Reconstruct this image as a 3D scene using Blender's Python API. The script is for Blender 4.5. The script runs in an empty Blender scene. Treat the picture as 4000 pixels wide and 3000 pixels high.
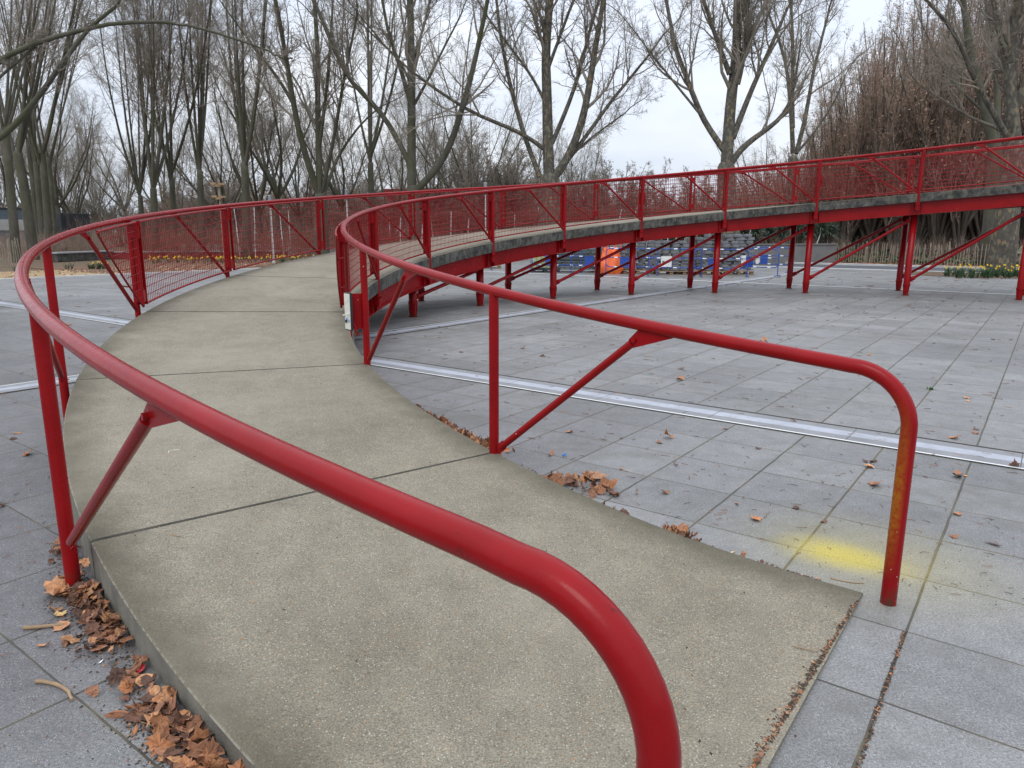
import bpy, math, random
import numpy as np
from mathutils import Matrix, Vector
PI = math.pi
C = bpy.context.scene.collection
# ------------------------------------------------------------------ camera
F, PITCH, ROLL, CAMH = 2805.8, 0.20751, -0.00352, 1.6      # focal length in pixels of the 4000 px photograph
cam_d = bpy.data.cameras.new('camera'); cam = bpy.data.objects.new('camera', cam_d); C.objects.link(cam)
cam_d.sensor_width = 36; cam_d.lens = F/4000*36; cam_d.clip_start = .05; cam_d.clip_end = 1500
cam.matrix_world = Matrix.Translation((0, 0, CAMH)) @ Matrix.Rotation(PI/2-PITCH, 4, 'X') @ Matrix.Rotation(-ROLL, 4, 'Z')
bpy.context.scene.camera = cam
# ------------------------------------------------------------------ sky, sun, exposure
SUN_EL, SUN_AZ = math.radians(48), math.radians(200)
W = bpy.data.worlds.new('World'); bpy.context.scene.world = W; W.use_nodes = True
nt = W.node_tree; nt.nodes.clear()
def wn(t, **k):
    n = nt.nodes.new(t)
    for a, b in k.items(): setattr(n, a, b)
    return n
sky = wn('ShaderNodeTexSky', sky_type='NISHITA', sun_disc=False, sun_elevation=SUN_EL, sun_rotation=SUN_AZ)
tc = wn('ShaderNodeTexCoord'); mp = wn('ShaderNodeMapping'); mp.inputs['Scale'].default_value = (1, 1, 3.2)
n1 = wn('ShaderNodeTexNoise'); n1.inputs['Scale'].default_value = 1.9; n1.inputs['Detail'].default_value = 7; n1.inputs['Roughness'].default_value = .55
cr = wn('ShaderNodeValToRGB'); cr.color_ramp.elements[0].position = .34; cr.color_ramp.elements[1].position = .68
cr.color_ramp.elements[0].color = (7.8, 8.7, 10.4, 1); cr.color_ramp.elements[1].color = (11.6, 11.9, 12.4, 1)
mx = wn('ShaderNodeMixRGB'); mx.inputs[0].default_value = .86
bg = wn('ShaderNodeBackground'); bg.inputs[1].default_value = .1; wo = wn('ShaderNodeOutputWorld')
L = nt.links.new
L(tc.outputs['Generated'], mp.inputs[0]); L(mp.outputs[0], n1.inputs['Vector']); L(n1.outputs['Fac'], cr.inputs[0])
sp_ = wn('ShaderNodeSeparateXYZ'); L(tc.outputs['Generated'], sp_.inputs[0]); mr = wn('ShaderNodeMapRange'); L(sp_.outputs[2], mr.inputs[0])
mr.inputs[1].default_value = .05; mr.inputs[2].default_value = 1.; mr.inputs[3].default_value = 1.04; mr.inputs[4].default_value = 2.3
ml = wn('ShaderNodeMixRGB', blend_type='MULTIPLY'); ml.inputs[0].default_value = 1.
L(sky.outputs[0], mx.inputs[1]); L(cr.outputs[0], mx.inputs[2]); L(mx.outputs[0], ml.inputs[1]); L(mr.outputs[0], ml.inputs[2]); L(ml.outputs[0], bg.inputs[0]); L(bg.outputs[0], wo.inputs[0])
sl = bpy.data.lights.new('sun', 'SUN'); sl.energy = 1.0; sl.angle = math.radians(25); sl.color = (1, .97, .92)
so = bpy.data.objects.new('sun', sl); C.objects.link(so)
so.rotation_euler = (PI/2-SUN_EL, 0, PI-SUN_AZ)
vs = bpy.context.scene.view_settings; vs.view_transform = 'Standard'; vs.look = 'None'; vs.gamma = 1; vs.use_curve_mapping = False
vs.exposure = -.22
bpy.context.scene.cycles.max_bounces = 6
bpy.context.scene.render.film_transparent = False
# ------------------------------------------------------------------ helpers
def ray(x, y):
    r = (x-2000)/F; u = -(y-1500)/F
    c, s = math.cos(-ROLL), math.sin(-ROLL); r, u = c*r-s*u, s*r+c*u
    c, s = math.cos(PITCH), math.sin(PITCH)
    return np.array([r, c+u*s, -s+u*c])
def gnd(x, y, z=0.):                       # photo pixel -> point at height z
    d = ray(x, y); t = (z-CAMH)/d[2]; return np.array([d[0]*t, d[1]*t, z])
def atd(x, y, Y):                          # photo pixel -> point at distance Y ahead
    d = ray(x, y); t = Y/d[1]; return np.array([d[0]*t, Y, CAMH+d[2]*t])
def gx(x, Y):                              # foot of a thing seen at column x, distance Y
    p = atd(x, 960, Y); return (float(p[0]), Y, 0.)
AL = math.radians(53.4); E1 = np.array([math.cos(AL), math.sin(AL)]); E2 = np.array([math.sin(AL), -math.cos(AL)])
def uv(u, v, z=0.): q = u*E1+v*E2; return (float(q[0]), float(q[1]), z)

def tag(o, label=None, cat=None, group=None, kind=None):
    if label: o['label'] = label
    if cat: o['category'] = cat
    if group: o['group'] = group
    if kind: o['kind'] = kind
    return o
def empty(name, loc=(0, 0, 0), rz=0.):
    o = bpy.data.objects.new(name, None); C.objects.link(o); o.location = loc; o.rotation_euler = (0, 0, rz); o.empty_display_size = .2
    return o
def copy_tree(o, parent=None):
    c = o.copy(); C.objects.link(c)
    if parent: c.parent = parent
    for ch in list(o.children): copy_tree(ch, c)
    return c
class MB:
    """collects geometry into one mesh"""
    def __init__(s): s.v = []; s.f = []; s.mi = []; s.n = 0; s.sm = []; s.col = []
    def add(s, V, Fc, mi=0, smooth=False, col=None):
        V = np.asarray(V, float).reshape(-1, 3); s.v.append(V)
        for f in Fc: s.f.append(tuple(int(i)+s.n for i in f)); s.mi.append(mi); s.sm.append(smooth)
        s.col.append(np.tile(np.array(col if col is not None else (1, 1, 1)), (len(V), 1))); s.n += len(V); return s
    def box(s, c, d, M=None, mi=0, col=None, bev=0.):
        x, y, z = [q/2 for q in d]; c = np.asarray(c, float)
        if bev > 0:
            b = min(bev, x*.9, y*.9, z*.9); V = []
            for zz, o in ((-z, b), (-z+b, 0), (z-b, 0), (z, b)):
                V += [(-x+o, -y+o, zz), (x-o, -y+o, zz), (x-o, y-o, zz), (-x+o, y-o, zz)]
            Fc = [(3, 2, 1, 0), (12, 13, 14, 15)]
            for k in range(3):
                for j in range(4): Fc.append((4*k+j, 4*k+(j+1) % 4, 4*k+4+(j+1) % 4, 4*k+4+j))
        else:
            V = [(-x, -y, -z), (x, -y, -z), (x, y, -z), (-x, y, -z), (-x, -y, z), (x, -y, z), (x, y, z), (-x, y, z)]
            Fc = [(3, 2, 1, 0), (4, 5, 6, 7), (0, 1, 5, 4), (1, 2, 6, 5), (2, 3, 7, 6), (3, 0, 4, 7)]
        V = np.array(V)
        if M is not None: V = V @ np.asarray(M).T
        return s.add(V+c, Fc, mi, False, col)
    def tube(s, P, r, k=12, mi=0, cap=True, smooth=True, col=None, closed=False):
        P = np.asarray(P, float); n = len(P); r = np.broadcast_to(np.asarray(r, float), (n,))
        T = np.gradient(P, axis=0)
        if closed: T = np.roll(P, -1, 0)-np.roll(P, 1, 0)
        T /= np.linalg.norm(T, axis=1)[:, None]+1e-12
        ref = np.array([0, 0, 1.]) if abs(T[0][2]) < .9 else np.array([1., 0, 0]); N = np.cross(T[0], ref); N /= np.linalg.norm(N)
        V = []; a = np.arange(k)*2*PI/k
        for i in range(n):
            N = N-T[i]*(N@T[i]); N /= np.linalg.norm(N); B = np.cross(T[i], N)
            V.append(P[i]+r[i]*(np.cos(a)[:, None]*N+np.sin(a)[:, None]*B))
        Fc = []
        for i in range(n if closed else n-1):
            i2 = (i+1) % n
            for j in range(k): j2 = (j+1) % k; Fc.append((i*k+j, i*k+j2, i2*k+j2, i2*k+j))
        s.add(np.concatenate(V), Fc, mi, smooth, col)
        if cap and not closed:
            V2 = np.concatenate([V[0], V[-1]])
            s.add(V2, [tuple(range(k))[::-1], tuple(range(k, 2*k))], mi, False, col)
        return s
    def lathe(s, c, prof, k=20, mi=0, M=None, smooth=False, col=None):
        a = np.arange(k)*2*PI/k; V = []
        for r, z in prof: V.append(np.stack([r*np.cos(a), r*np.sin(a), np.full(k, z)], 1))
        V = np.concatenate(V); Fc = []
        for i in range(len(prof)-1):
            for j in range(k): j2 = (j+1) % k; Fc.append((i*k+j, i*k+j2, i*k+k+j2, i*k+k+j))
        if M is not None: V = V @ np.asarray(M).T
        return s.add(V+np.asarray(c, float), Fc, mi, smooth, col)
    def grid(s, A, mi=0, smooth=False, col=None, flip=False):   # A (n,m,3)
        A = np.asarray(A, float); n, m, _ = A.shape; Fc = []
        for i in range(n-1):
            for j in range(m-1):
                q = (i*m+j, i*m+j+1, (i+1)*m+j+1, (i+1)*m+j); Fc.append(q[::-1] if flip else q)
        return s.add(A.reshape(-1, 3), Fc, mi, smooth, col)
    def build(s, name, mats, parent=None, origin=None, colattr=False):
        V = np.concatenate(s.v)
        if origin is not None: V = V-np.asarray(origin, float)
        me = bpy.data.meshes.new(name); me.from_pydata(V.tolist(), [], s.f)
        for m in (mats if isinstance(mats, (list, tuple)) else [mats]): me.materials.append(m)
        me.polygons.foreach_set('material_index', s.mi); me.polygons.foreach_set('use_smooth', s.sm)
        if colattr:
            a = me.color_attributes.new('col', 'FLOAT_COLOR', 'POINT'); cc = np.concatenate(s.col)
            a.data.foreach_set('color', np.concatenate([cc, np.ones((len(cc), 1))], 1).ravel().astype(np.float32))
        me.update(); o = bpy.data.objects.new(name, me); C.objects.link(o)
        if origin is not None and parent is None: o.location = origin
        if parent: o.parent = parent
        return o
def fast_mesh(name, V, Q, mats, mi=None, smooth=True, col=None):
    """big meshes of quads straight from numpy"""
    me = bpy.data.meshes.new(name); n = len(Q); k = Q.shape[1]
    me.vertices.add(len(V)); me.vertices.foreach_set('co', V.astype(np.float32).ravel())
    me.loops.add(n*k); me.loops.foreach_set('vertex_index', Q.astype(np.int32).ravel())
    me.polygons.add(n); me.polygons.foreach_set('loop_start', (np.arange(n)*k).astype(np.int32))
    for m in mats: me.materials.append(m)
    if mi is not None: me.polygons.foreach_set('material_index', mi.astype(np.int32))
    me.polygons.foreach_set('use_smooth', np.full(n, smooth))
    if col is not None:
        a = me.color_attributes.new('col', 'FLOAT_COLOR', 'POINT')
        a.data.foreach_set('color', np.concatenate([col, np.ones((len(col), 1))], 1).ravel().astype(np.float32))
    me.update(calc_edges=True); me.validate(); return me
def obj(name, me, parent=None, loc=None):
    o = bpy.data.objects.new(name, me); C.objects.link(o)
    if parent: o.parent = parent
    if loc is not None: o.location = loc
    return o
# ------------------------------------------------------------------ materials
class NT:
    def __init__(s, name):
        s.m = bpy.data.materials.new(name); s.m.use_nodes = True; s.t = s.m.node_tree; s.t.nodes.clear()
        s.out = s.n('ShaderNodeOutputMaterial'); s.b = s.n('ShaderNodeBsdfPrincipled'); s.l(s.b.outputs[0], s.out.inputs[0])
    def n(s, t, **k):
        x = s.t.nodes.new(t)
        for a, b in k.items(): setattr(x, a, b)
        return x
    def l(s, a, b): s.t.links.new(a, b)
    def val(s, x, inp):
        if isinstance(x, (int, float)): inp.default_value = x
        elif isinstance(x, (tuple, list)): inp.default_value = tuple(x)+((1,) if len(x) == 3 and len(inp.default_value) == 4 else ())
        else: s.l(x, inp)
    def math(s, op, a, b=0., c=None, clamp=False):
        m = s.n('ShaderNodeMath', operation=op, use_clamp=clamp); s.val(a, m.inputs[0]); s.val(b, m.inputs[1])
        if c is not None: s.val(c, m.inputs[2])
        return m.outputs[0]
    def mix(s, f, a, b, mode='MIX'):
        m = s.n('ShaderNodeMixRGB', blend_type=mode); s.val(f, m.inputs[0]); s.val(a, m.inputs[1]); s.val(b, m.inputs[2]); return m.outputs[0]
    def noise(s, scale, detail=4, rough=.55, vec=None, col=False, dist=0.):
        m = s.n('ShaderNodeTexNoise'); m.inputs['Scale'].default_value = scale; m.inputs['Detail'].default_value = detail
        m.inputs['Roughness'].default_value = rough; m.inputs['Distortion'].default_value = dist
        if vec is not None: s.l(vec, m.inputs['Vector'])
        return m.outputs['Color' if col else 'Fac']
    def vor(s, scale, vec=None, out='Distance', feature='F1'):
        m = s.n('ShaderNodeTexVoronoi', feature=feature); m.inputs['Scale'].default_value = scale
        if vec is not None: s.l(vec, m.inputs['Vector'])
        return m.outputs[out]
    def ramp(s, f, a, b, ca=0., cb=1.):
        m = s.n('ShaderNodeMapRange'); s.val(f, m.inputs[0]); m.inputs[1].default_value = a; m.inputs[2].default_value = b
        m.inputs[3].default_value = ca; m.inputs[4].default_value = cb; return m.outputs[0]
    def bump(s, h, strength=.4, dist=.01, nrm=None):
        m = s.n('ShaderNodeBump'); m.inputs['Strength'].default_value = strength; m.inputs['Distance'].default_value = dist; s.l(h, m.inputs['Height'])
        if nrm is not None: s.l(nrm, m.inputs['Normal'])
        return m.outputs[0]
    def pos(s): return s.n('ShaderNodeNewGeometry').outputs['Position']
    def opos(s): return s.n('ShaderNodeTexCoord').outputs['Object']
    def rnd(s): return s.n('ShaderNodeObjectInfo').outputs['Random']
    def attr(s, n='col'): a = s.n('ShaderNodeAttribute', attribute_name=n); return a.outputs['Color']
    def end(s, col, rough=.6, nrm=None, metal=0., spec=None, coat=None, alpha=None, trans=None):
        s.val(col, s.b.inputs['Base Color']); s.val(rough, s.b.inputs['Roughness']); s.val(metal, s.b.inputs['Metallic'])
        if nrm is not None: s.l(nrm, s.b.inputs['Normal'])
        if spec is not None: s.b.inputs['Specular IOR Level'].default_value = spec
        if coat: s.b.inputs['Coat Weight'].default_value = coat; s.b.inputs['Coat Roughness'].default_value = .25
        if trans: s.b.inputs['Transmission Weight'].default_value = trans
        return s.m
def simple(name, c, rough=.6, var=.18, scale=6., metal=0., bump=0., spec=None):
    t = NT(name); p = t.opos(); n = t.noise(scale, 5, .6, p)
    f = t.ramp(n, .3, .7, 1-var, 1+var); cc = t.mix(1., c, f, 'MULTIPLY')
    nr = t.bump(t.noise(scale*8, 4, .6, p), bump, .01) if bump else None
    return t.end(cc, rough, nr, metal, spec)
M = {}
def mk_red():
    t = NT('red_paint'); p = t.pos()
    n = t.noise(3.2, 5, .6, p); c = t.mix(t.ramp(n, .3, .7), (.20, .0040, .0055), (.275, .006, .0085))
    spots = t.math('LESS_THAN', t.vor(11., p), .045); sel = t.math('GREATER_THAN', t.noise(2.6, 2, .5, p), .6)
    c = t.mix(t.math('MULTIPLY', spots, sel), c, (.62, .5, .47))
    sz = t.n('ShaderNodeSeparateXYZ'); t.l(p, sz.inputs[0]); rust = t.math('MULTIPLY', t.ramp(sz.outputs[2], .10, .01), t.ramp(t.noise(26., 6, .8, p), .42, .56)); c = t.mix(rust, c, (.075, .03, .018))
    sel2 = t.ramp(t.noise(14., 6, .75, p), .63, .68, 0, .55)
    c = t.mix(sel2, c, (.10, .010, .010))
    return t.end(c, t.ramp(t.noise(30, 4, .6, p), .3, .7, .17, .30), t.bump(t.noise(38, 4, .6, p), .16, .004), spec=.17)
M['red'] = mk_red()
def mk_redend():     # the end post carries a fade of yellow spray paint on one side
    t = NT('red_paint_with_yellow_spray'); p = t.pos()
    n = t.noise(3.2, 5, .6, p); c = t.mix(t.ramp(n, .3, .7), (.20, .0040, .0055), (.275, .006, .0085))
    sx = t.n('ShaderNodeSeparateXYZ'); t.l(p, sx.inputs[0])
    nn = t.n('ShaderNodeNewGeometry').outputs['Normal']; sn = t.n('ShaderNodeSeparateXYZ'); t.l(nn, sn.inputs[0])
    side = t.ramp(t.math('ADD', t.math('MULTIPLY', sn.outputs[0], -1.), t.math('MULTIPLY', sn.outputs[1], -.15)), .15, .95)
    hz = t.math('MULTIPLY', t.ramp(sx.outputs[2], .12, .4), t.ramp(sx.outputs[2], .98, .55))
    near = t.math('LESS_THAN', t.math('ABSOLUTE', t.math('SUBTRACT', sx.outputs[0], 1.68)), .1)
    f = t.math('MULTIPLY', t.math('MULTIPLY', side, hz), t.math('MULTIPLY', near, t.ramp(t.noise(60, 2, .5, p), .3, .7, .2, .6)))
    c = t.mix(f, c, (.36, .20, .012))
    rust = t.math('MULTIPLY', t.ramp(sx.outputs[2], .10, .01), t.ramp(t.noise(26., 6, .8, p), .40, .54)); c = t.mix(rust, c, (.075, .03, .018))
    spots = t.math('LESS_THAN', t.vor(26., p), .07); c = t.mix(t.math('MULTIPLY', spots, t.ramp(sx.outputs[2], .5, .2)), c, (.5, .45, .3))
    return t.end(c, .26, t.bump(t.noise(55, 3, .5, p), .12, .004), spec=.17)
M['redend'] = mk_redend()
def mk_deck():
    t = NT('exposed_aggregate_concrete'); p = t.pos(); a = t.attr(); sx = t.n('ShaderNodeSeparateColor'); t.l(a, sx.inputs[0])
    edge = sx.outputs[0]
    big = t.noise(.9, 6, .6, p); c = t.mix(t.ramp(big, .3, .7), (.172, .150, .106), (.25, .222, .166))
    fine = t.noise(150, 5, .85, p); c = t.mix(1., c, t.ramp(fine, .34, .66, .3, 1.7), 'MULTIPLY')
    mid = t.noise(7, 6, .75, p); c = t.mix(1., c, t.ramp(mid, .3, .7, .84, 1.14), 'MULTIPLY')
    v = t.n('ShaderNodeTexVoronoi'); v.inputs['Scale'].default_value = 120; t.l(p, v.inputs['Vector'])
    sc = t.n('ShaderNodeSeparateColor'); t.l(v.outputs['Color'], sc.inputs[0])
    st = t.math('MULTIPLY', t.math('LESS_THAN', v.outputs['Distance'], .33), t.math('GREATER_THAN', sc.outputs[0], .86))
    c = t.mix(t.math('MULTIPLY', st, .6), c, (.55, .52, .44))
    st = t.math('MULTIPLY', t.math('LESS_THAN', v.outputs['Distance'], .42), t.math('LESS_THAN', sc.outputs[1], .08))
    c = t.mix(t.math('MULTIPLY', st, .7), c, (.09, .075, .06))
    st = t.math('MULTIPLY', t.math('LESS_THAN', v.outputs['Distance'], .4), t.math('GREATER_THAN', sc.outputs[2], .955))
    c = t.mix(t.math('MULTIPLY', st, .8), c, (.34, .19, .08))
    e = t.math('MULTIPLY', t.ramp(t.math('ADD', edge, t.math('MULTIPLY', t.math('SUBTRACT', t.noise(4.5, 5, .65, p), .5), .75)), .30, .90), .72)
    c = t.mix(e, c, t.mix(t.noise(2.2, 3, .5, p), (.062, .052, .026), (.085, .074, .05)))
    wear = t.math('MULTIPLY', sx.outputs[1], t.ramp(t.noise(24, 4, .7, p), .40, .56)); c = t.mix(t.math('MULTIPLY', wear, .6), c, (.36, .33, .26))
    bl = t.math('MULTIPLY', t.ramp(t.noise(1.7, 6, .7, p), .60, .70), .35); c = t.mix(bl, c, (.12, .10, .07)); trk = t.ramp(t.noise(.55, 5, .65, p), .50, .66, 0, .3); c = t.mix(trk, c, (.36, .32, .25))
    h = t.math('ADD', t.noise(110, 4, .8, p), t.math('MULTIPLY', v.outputs['Distance'], -.5))
    return t.end(c, .88, t.bump(h, .55, .004))
M['deck'] = mk_deck()
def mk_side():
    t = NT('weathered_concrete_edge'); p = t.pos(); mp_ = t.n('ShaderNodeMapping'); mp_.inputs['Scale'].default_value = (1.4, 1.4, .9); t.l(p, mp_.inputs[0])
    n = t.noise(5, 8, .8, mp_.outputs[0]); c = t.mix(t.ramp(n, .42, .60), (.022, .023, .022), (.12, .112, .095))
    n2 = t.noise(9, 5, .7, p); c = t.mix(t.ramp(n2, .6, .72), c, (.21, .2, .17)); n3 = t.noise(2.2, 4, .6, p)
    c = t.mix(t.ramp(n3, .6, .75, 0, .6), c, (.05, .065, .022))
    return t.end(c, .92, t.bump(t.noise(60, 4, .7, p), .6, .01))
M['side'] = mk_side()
def mk_sidel():
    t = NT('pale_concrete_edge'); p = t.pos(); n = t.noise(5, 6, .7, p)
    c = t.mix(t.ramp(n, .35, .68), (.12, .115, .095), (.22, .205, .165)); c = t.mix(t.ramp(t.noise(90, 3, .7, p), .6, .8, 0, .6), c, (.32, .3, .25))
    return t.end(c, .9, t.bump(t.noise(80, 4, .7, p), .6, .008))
M['sidel'] = mk_sidel()
M['joint'] = simple('joint_sealant', (.018, .017, .015), .5)
def mk_pave():
    t = NT('grey_paving_slabs'); p = t.pos()
    r = t.n('ShaderNodeVectorRotate', rotation_type='Z_AXIS'); t.l(p, r.inputs[0]); r.inputs['Angle'].default_value = -AL
    s = t.n('ShaderNodeSeparateXYZ'); t.l(r.outputs[0], s.inputs[0]); U, V = s.outputs[0], t.math('MULTIPLY', s.outputs[1], -1.)
    SU, SV = .559, .5705
    U = t.math('ADD', U, t.math('MULTIPLY', t.math('GREATER_THAN', U, 6.2), .147))
    # rotated frame: x=u, y=-v
    wob = t.math('MULTIPLY', t.math('SUBTRACT', t.noise(5, 3, .6, p), .5), .012)
    uu = t.math('DIVIDE', t.math('ADD', t.math('SUBTRACT', U, 4.80-20*SU), wob), SU)
    vv = t.math('DIVIDE', t.math('ADD', t.math('SUBTRACT', V, -.295-60*SV), wob), SV)
    fu = t.math('FRACT', uu); fv = t.math('FRACT', vv)
    du = t.math('MULTIPLY', t.math('SUBTRACT', .5, t.math('ABSOLUTE', t.math('SUBTRACT', fu, .5))), SU)
    dv = t.math('MULTIPLY', t.math('SUBTRACT', .5, t.math('ABSOLUTE', t.math('SUBTRACT', fv, .5))), SV)
    cm = t.n('ShaderNodeCombineXYZ'); t.l(t.math('FLOOR', uu), cm.inputs[0]); t.l(t.math('FLOOR', vv), cm.inputs[1])
    w = t.n('ShaderNodeTexWhiteNoise', noise_dimensions='2D'); t.l(cm.outputs[0], w.inputs['Vector'])
    tile = w.outputs['Value']
    lw = t.math('MULTIPLY', t.noise(1.3, 3, .6, p), .007)          # joint width varies
    ju = t.math('LESS_THAN', du, t.math('ADD', lw, .0008)); jv = t.math('LESS_THAN', dv, t.math('ADD', lw, .0028))
    j = t.math('MAXIMUM', ju, jv)
    soft = t.ramp(t.math('MINIMUM', du, dv), .0, .022, 1, 0)
    big = t.noise(.35, 6, .6, p)
    c = t.mix(t.ramp(big, .3, .7), (.150, .149, .147), (.236, .234, .228))
    c = t.mix(1., c, t.ramp(tile, 0, 1, .86, 1.12), 'MULTIPLY')
    fine = t.noise(105, 6, .88, p); c = t.mix(1., c, t.ramp(fine, .36, .64, .36, 1.64), 'MULTIPLY')
    mid = t.noise(6, 6, .75, p); c = t.mix(1., c, t.ramp(mid, .3, .7, .80, 1.16), 'MULTIPLY')
    outer_dark = t.math('MULTIPLY', t.ramp(t.math('ADD', V, t.math('MULTIPLY', t.noise(.8, 3, .5, p), .6)), -2.0, -2.5), t.ramp(U, 9., 2.)); c = t.mix(t.math('MULTIPLY', outer_dark, .75), c, t.mix(1., c, (.50, .47, .50), 'MULTIPLY'))  # paving darkened on the outer side of the ramp, towards the near end
    gr = t.math('MULTIPLY', t.math('LESS_THAN', t.vor(150, p), .25), t.ramp(t.noise(20, 2, .5, p), .35, .6))
    c = t.mix(t.math('MULTIPLY', gr, .55), c, (.55, .55, .53))
    st = t.ramp(t.noise(1.1, 6, .7, p), .52, .70, 0, .6); c = t.mix(st, c, (.115, .108, .088))
    c = t.mix(t.math('MULTIPLY', soft, t.ramp(t.noise(3, 4, .6, p), .4, .65, 0, .5)), c, (.15, .135, .095))
    moss = t.ramp(t.noise(2.4, 4, .6, p), .45, .62)
    jc = t.mix(moss, (.05, .045, .036), (.10, .085, .045))
    c = t.mix(j, c, jc)
    # yellow spray paint on the slabs beside the end post
    def blob(px, py, ru, rv, pw):
        g = gnd(px, py); gu = float(g[:2]@E1); gv = float(g[:2]@E2); V2 = V
        a = t.math('DIVIDE', t.math('SUBTRACT', U, gu), ru); b = t.math('DIVIDE', t.math('SUBTRACT', V2, gv), rv)
        d = t.math('SQRT', t.math('ADD', t.math('MULTIPLY', a, a), t.math('MULTIPLY', b, b)))
        return t.math('POWER', t.ramp(d, 1., 0., 0, 1), pw)
    y = t.math('ADD', t.math('MULTIPLY', blob(3225, 2152, .24, .30, 1.1), .85), t.math('MULTIPLY', blob(3420, 2180, .75, .9, 1.5), .42))
    y = t.math('ADD', y, t.math('MULTIPLY', blob(3380, 2195, .20, .30, 1.2), .7))
    y = t.math('MULTIPLY', y, t.ramp(t.noise(95, 5, .85, p), .36, .60, .0, 1.3), None, True)
    c = t.mix(y, c, (.50, .40, .05))
    h = t.math('ADD', t.math('MULTIPLY', t.noise(190, 3, .7, p), .3), t.math('MULTIPLY', t.math('SUBTRACT', 1., j), .8))
    return t.end(c, t.ramp(t.noise(2, 4, .6, p), .3, .7, .42, .68), t.bump(h, .6, .005))
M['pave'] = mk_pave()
def mk_smallpave():
    t = NT('slab_surface'); p = t.pos(); big = t.noise(1.5, 5, .6, p)
    c = t.mix(t.ramp(big, .3, .7), (.19, .195, .205), (.25, .255, .26)); c = t.mix(1., c, t.ramp(t.noise(240, 3, .7, p), .3, .72, .7, 1.3), 'MULTIPLY')
    return t.end(c, .65, t.bump(t.noise(190, 3, .7, p), .4, .004))
M['slab'] = mk_smallpave()
def mk_ground():
    t = NT('leafy_soil'); p = t.pos()
    c = t.mix(t.ramp(t.noise(.12, 5, .6, p), .35, .65), (.085, .055, .033), (.07, .075, .035))
    c = t.mix(t.ramp(t.noise(9, 6, .75, p), .4, .65), c, (.19, .115, .065)); return t.end(c, .95, t.bump(t.noise(12, 5, .7, p), .8, .05))
M['ground'] = mk_ground()
def mk_mulch(name, a, b, c3):
    t = NT(name); p = t.pos(); c = t.mix(t.ramp(t.noise(14, 6, .8, p), .38, .62), a, b)
    c = t.mix(t.ramp(t.noise(1.2, 5, .7, p), .5, .65), c, c3); return t.end(c, .95, t.bump(t.noise(20, 5, .8, p), .9, .04))
M['straw'] = mk_mulch('straw_mulch', (.26, .17, .09), (.5, .36, .2), (.2, .12, .06))
M['leafmulch'] = mk_mulch('leaf_mulch', (.09, .048, .028), (.24, .13, .075), (.13, .07, .04))
M['asphalt'] = simple('asphalt', (.075, .078, .088), .8, .15, 3, bump=.3)
M['path'] = simple('path_concrete', (.26, .265, .27), .8, .15, 1.5, bump=.2)
M['kerb'] = simple('pale_kerb_stone', (.5, .5, .48), .7, .15, 2)
def mk_strip(name, base, dirt):
    t = NT(name); p = t.pos(); c = t.mix(1., base, t.ramp(t.noise(3, 6, .7, p), .3, .7, .8, 1.12), 'MULTIPLY')
    r = t.n('ShaderNodeVectorRotate', rotation_type='Z_AXIS'); t.l(p, r.inputs[0]); r.inputs['Angle'].default_value = -AL; s = t.n('ShaderNodeSeparateXYZ'); t.l(r.outputs[0], s.inputs[0])
    j = t.math('LESS_THAN', t.math('FRACT', t.math('DIVIDE', s.outputs[1], 1.14)), .006); c = t.mix(j, c, (.06, .055, .05))
    c = t.mix(t.ramp(t.noise(7, 6, .8, p), .52, .70, 0, dirt), c, (.17, .15, .12)); return t.end(c, .5, t.bump(t.noise(60, 4, .7, p), .2, .004))
M['marble'] = mk_strip('grey_strip_stone', (.22, .225, .235), .65)
M['white'] = mk_strip('white_strip', (.38, .40, .45), .55)
M['bright'] = simple('white_edging', (.72, .72, .7), .5, .08, 5)
M['dark'] = simple('dark_joint_fill', (.03, .024, .018), .9, .4, 30)
def mk_bark(name, a, b, moss, scl=1.):
    t = NT(name); p = t.opos(); mp_ = t.n('ShaderNodeMapping'); mp_.inputs['Scale'].default_value = (1, 1, .35); t.l(p, mp_.inputs[0])
    n = t.noise(3*scl, 6, .65, mp_.outputs[0]); c = t.mix(t.ramp(n, .35, .65), a, b)
    c = t.mix(t.ramp(t.noise(.7, 4, .6, p), .45, .68, 0, .8), c, moss); return t.end(c, .9, t.bump(t.noise(12, 5, .7, mp_.outputs[0]), .6, .03))
M['bark'] = mk_bark('grey_green_bark', (.050, .046, .034), (.105, .098, .075), (.06, .068, .024))
M['barkd'] = mk_bark('dark_bark', (.035, .029, .024), (.09, .075, .06), (.06, .06, .035))
def mk_plane():
    t = NT('flaking_plane_bark'); p = t.opos(); mp_ = t.n('ShaderNodeMapping'); mp_.inputs['Scale'].default_value = (1, 1, .5); t.l(p, mp_.inputs[0])
    v = t.n('ShaderNodeTexVoronoi'); v.inputs['Scale'].default_value = 15; t.l(t.mix(.12, mp_.outputs[0], t.noise(5, 4, .6, p, True)), v.inputs['Vector'])
    s = t.n('ShaderNodeSeparateColor'); t.l(v.outputs['Color'], s.inputs[0])
    c = t.mix(t.ramp(t.noise(4, 5, .6, p), .3, .7), (.05, .044, .034), (.10, .088, .07)); c = t.mix(t.math('GREATER_THAN', s.outputs[0], .9), c, (.20, .145, .08))
    c = t.mix(t.math('LESS_THAN', s.outputs[1], .2), c, (.13, .125, .09)); return t.end(c, .85, t.bump(t.noise(12, 5, .7, p), .5, .02))
M['plane'] = mk_plane()
M['twig'] = simple('twig_bark', (.22, .19, .15), .85, .3, .6)
M['twigr'] = simple('reddish_twig_bark', (.28, .205, .155), .85, .3, .6)
M['dogwood'] = simple('dogwood_stem_bark', (.24, .10, .07), .7, .4, 2)
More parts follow.
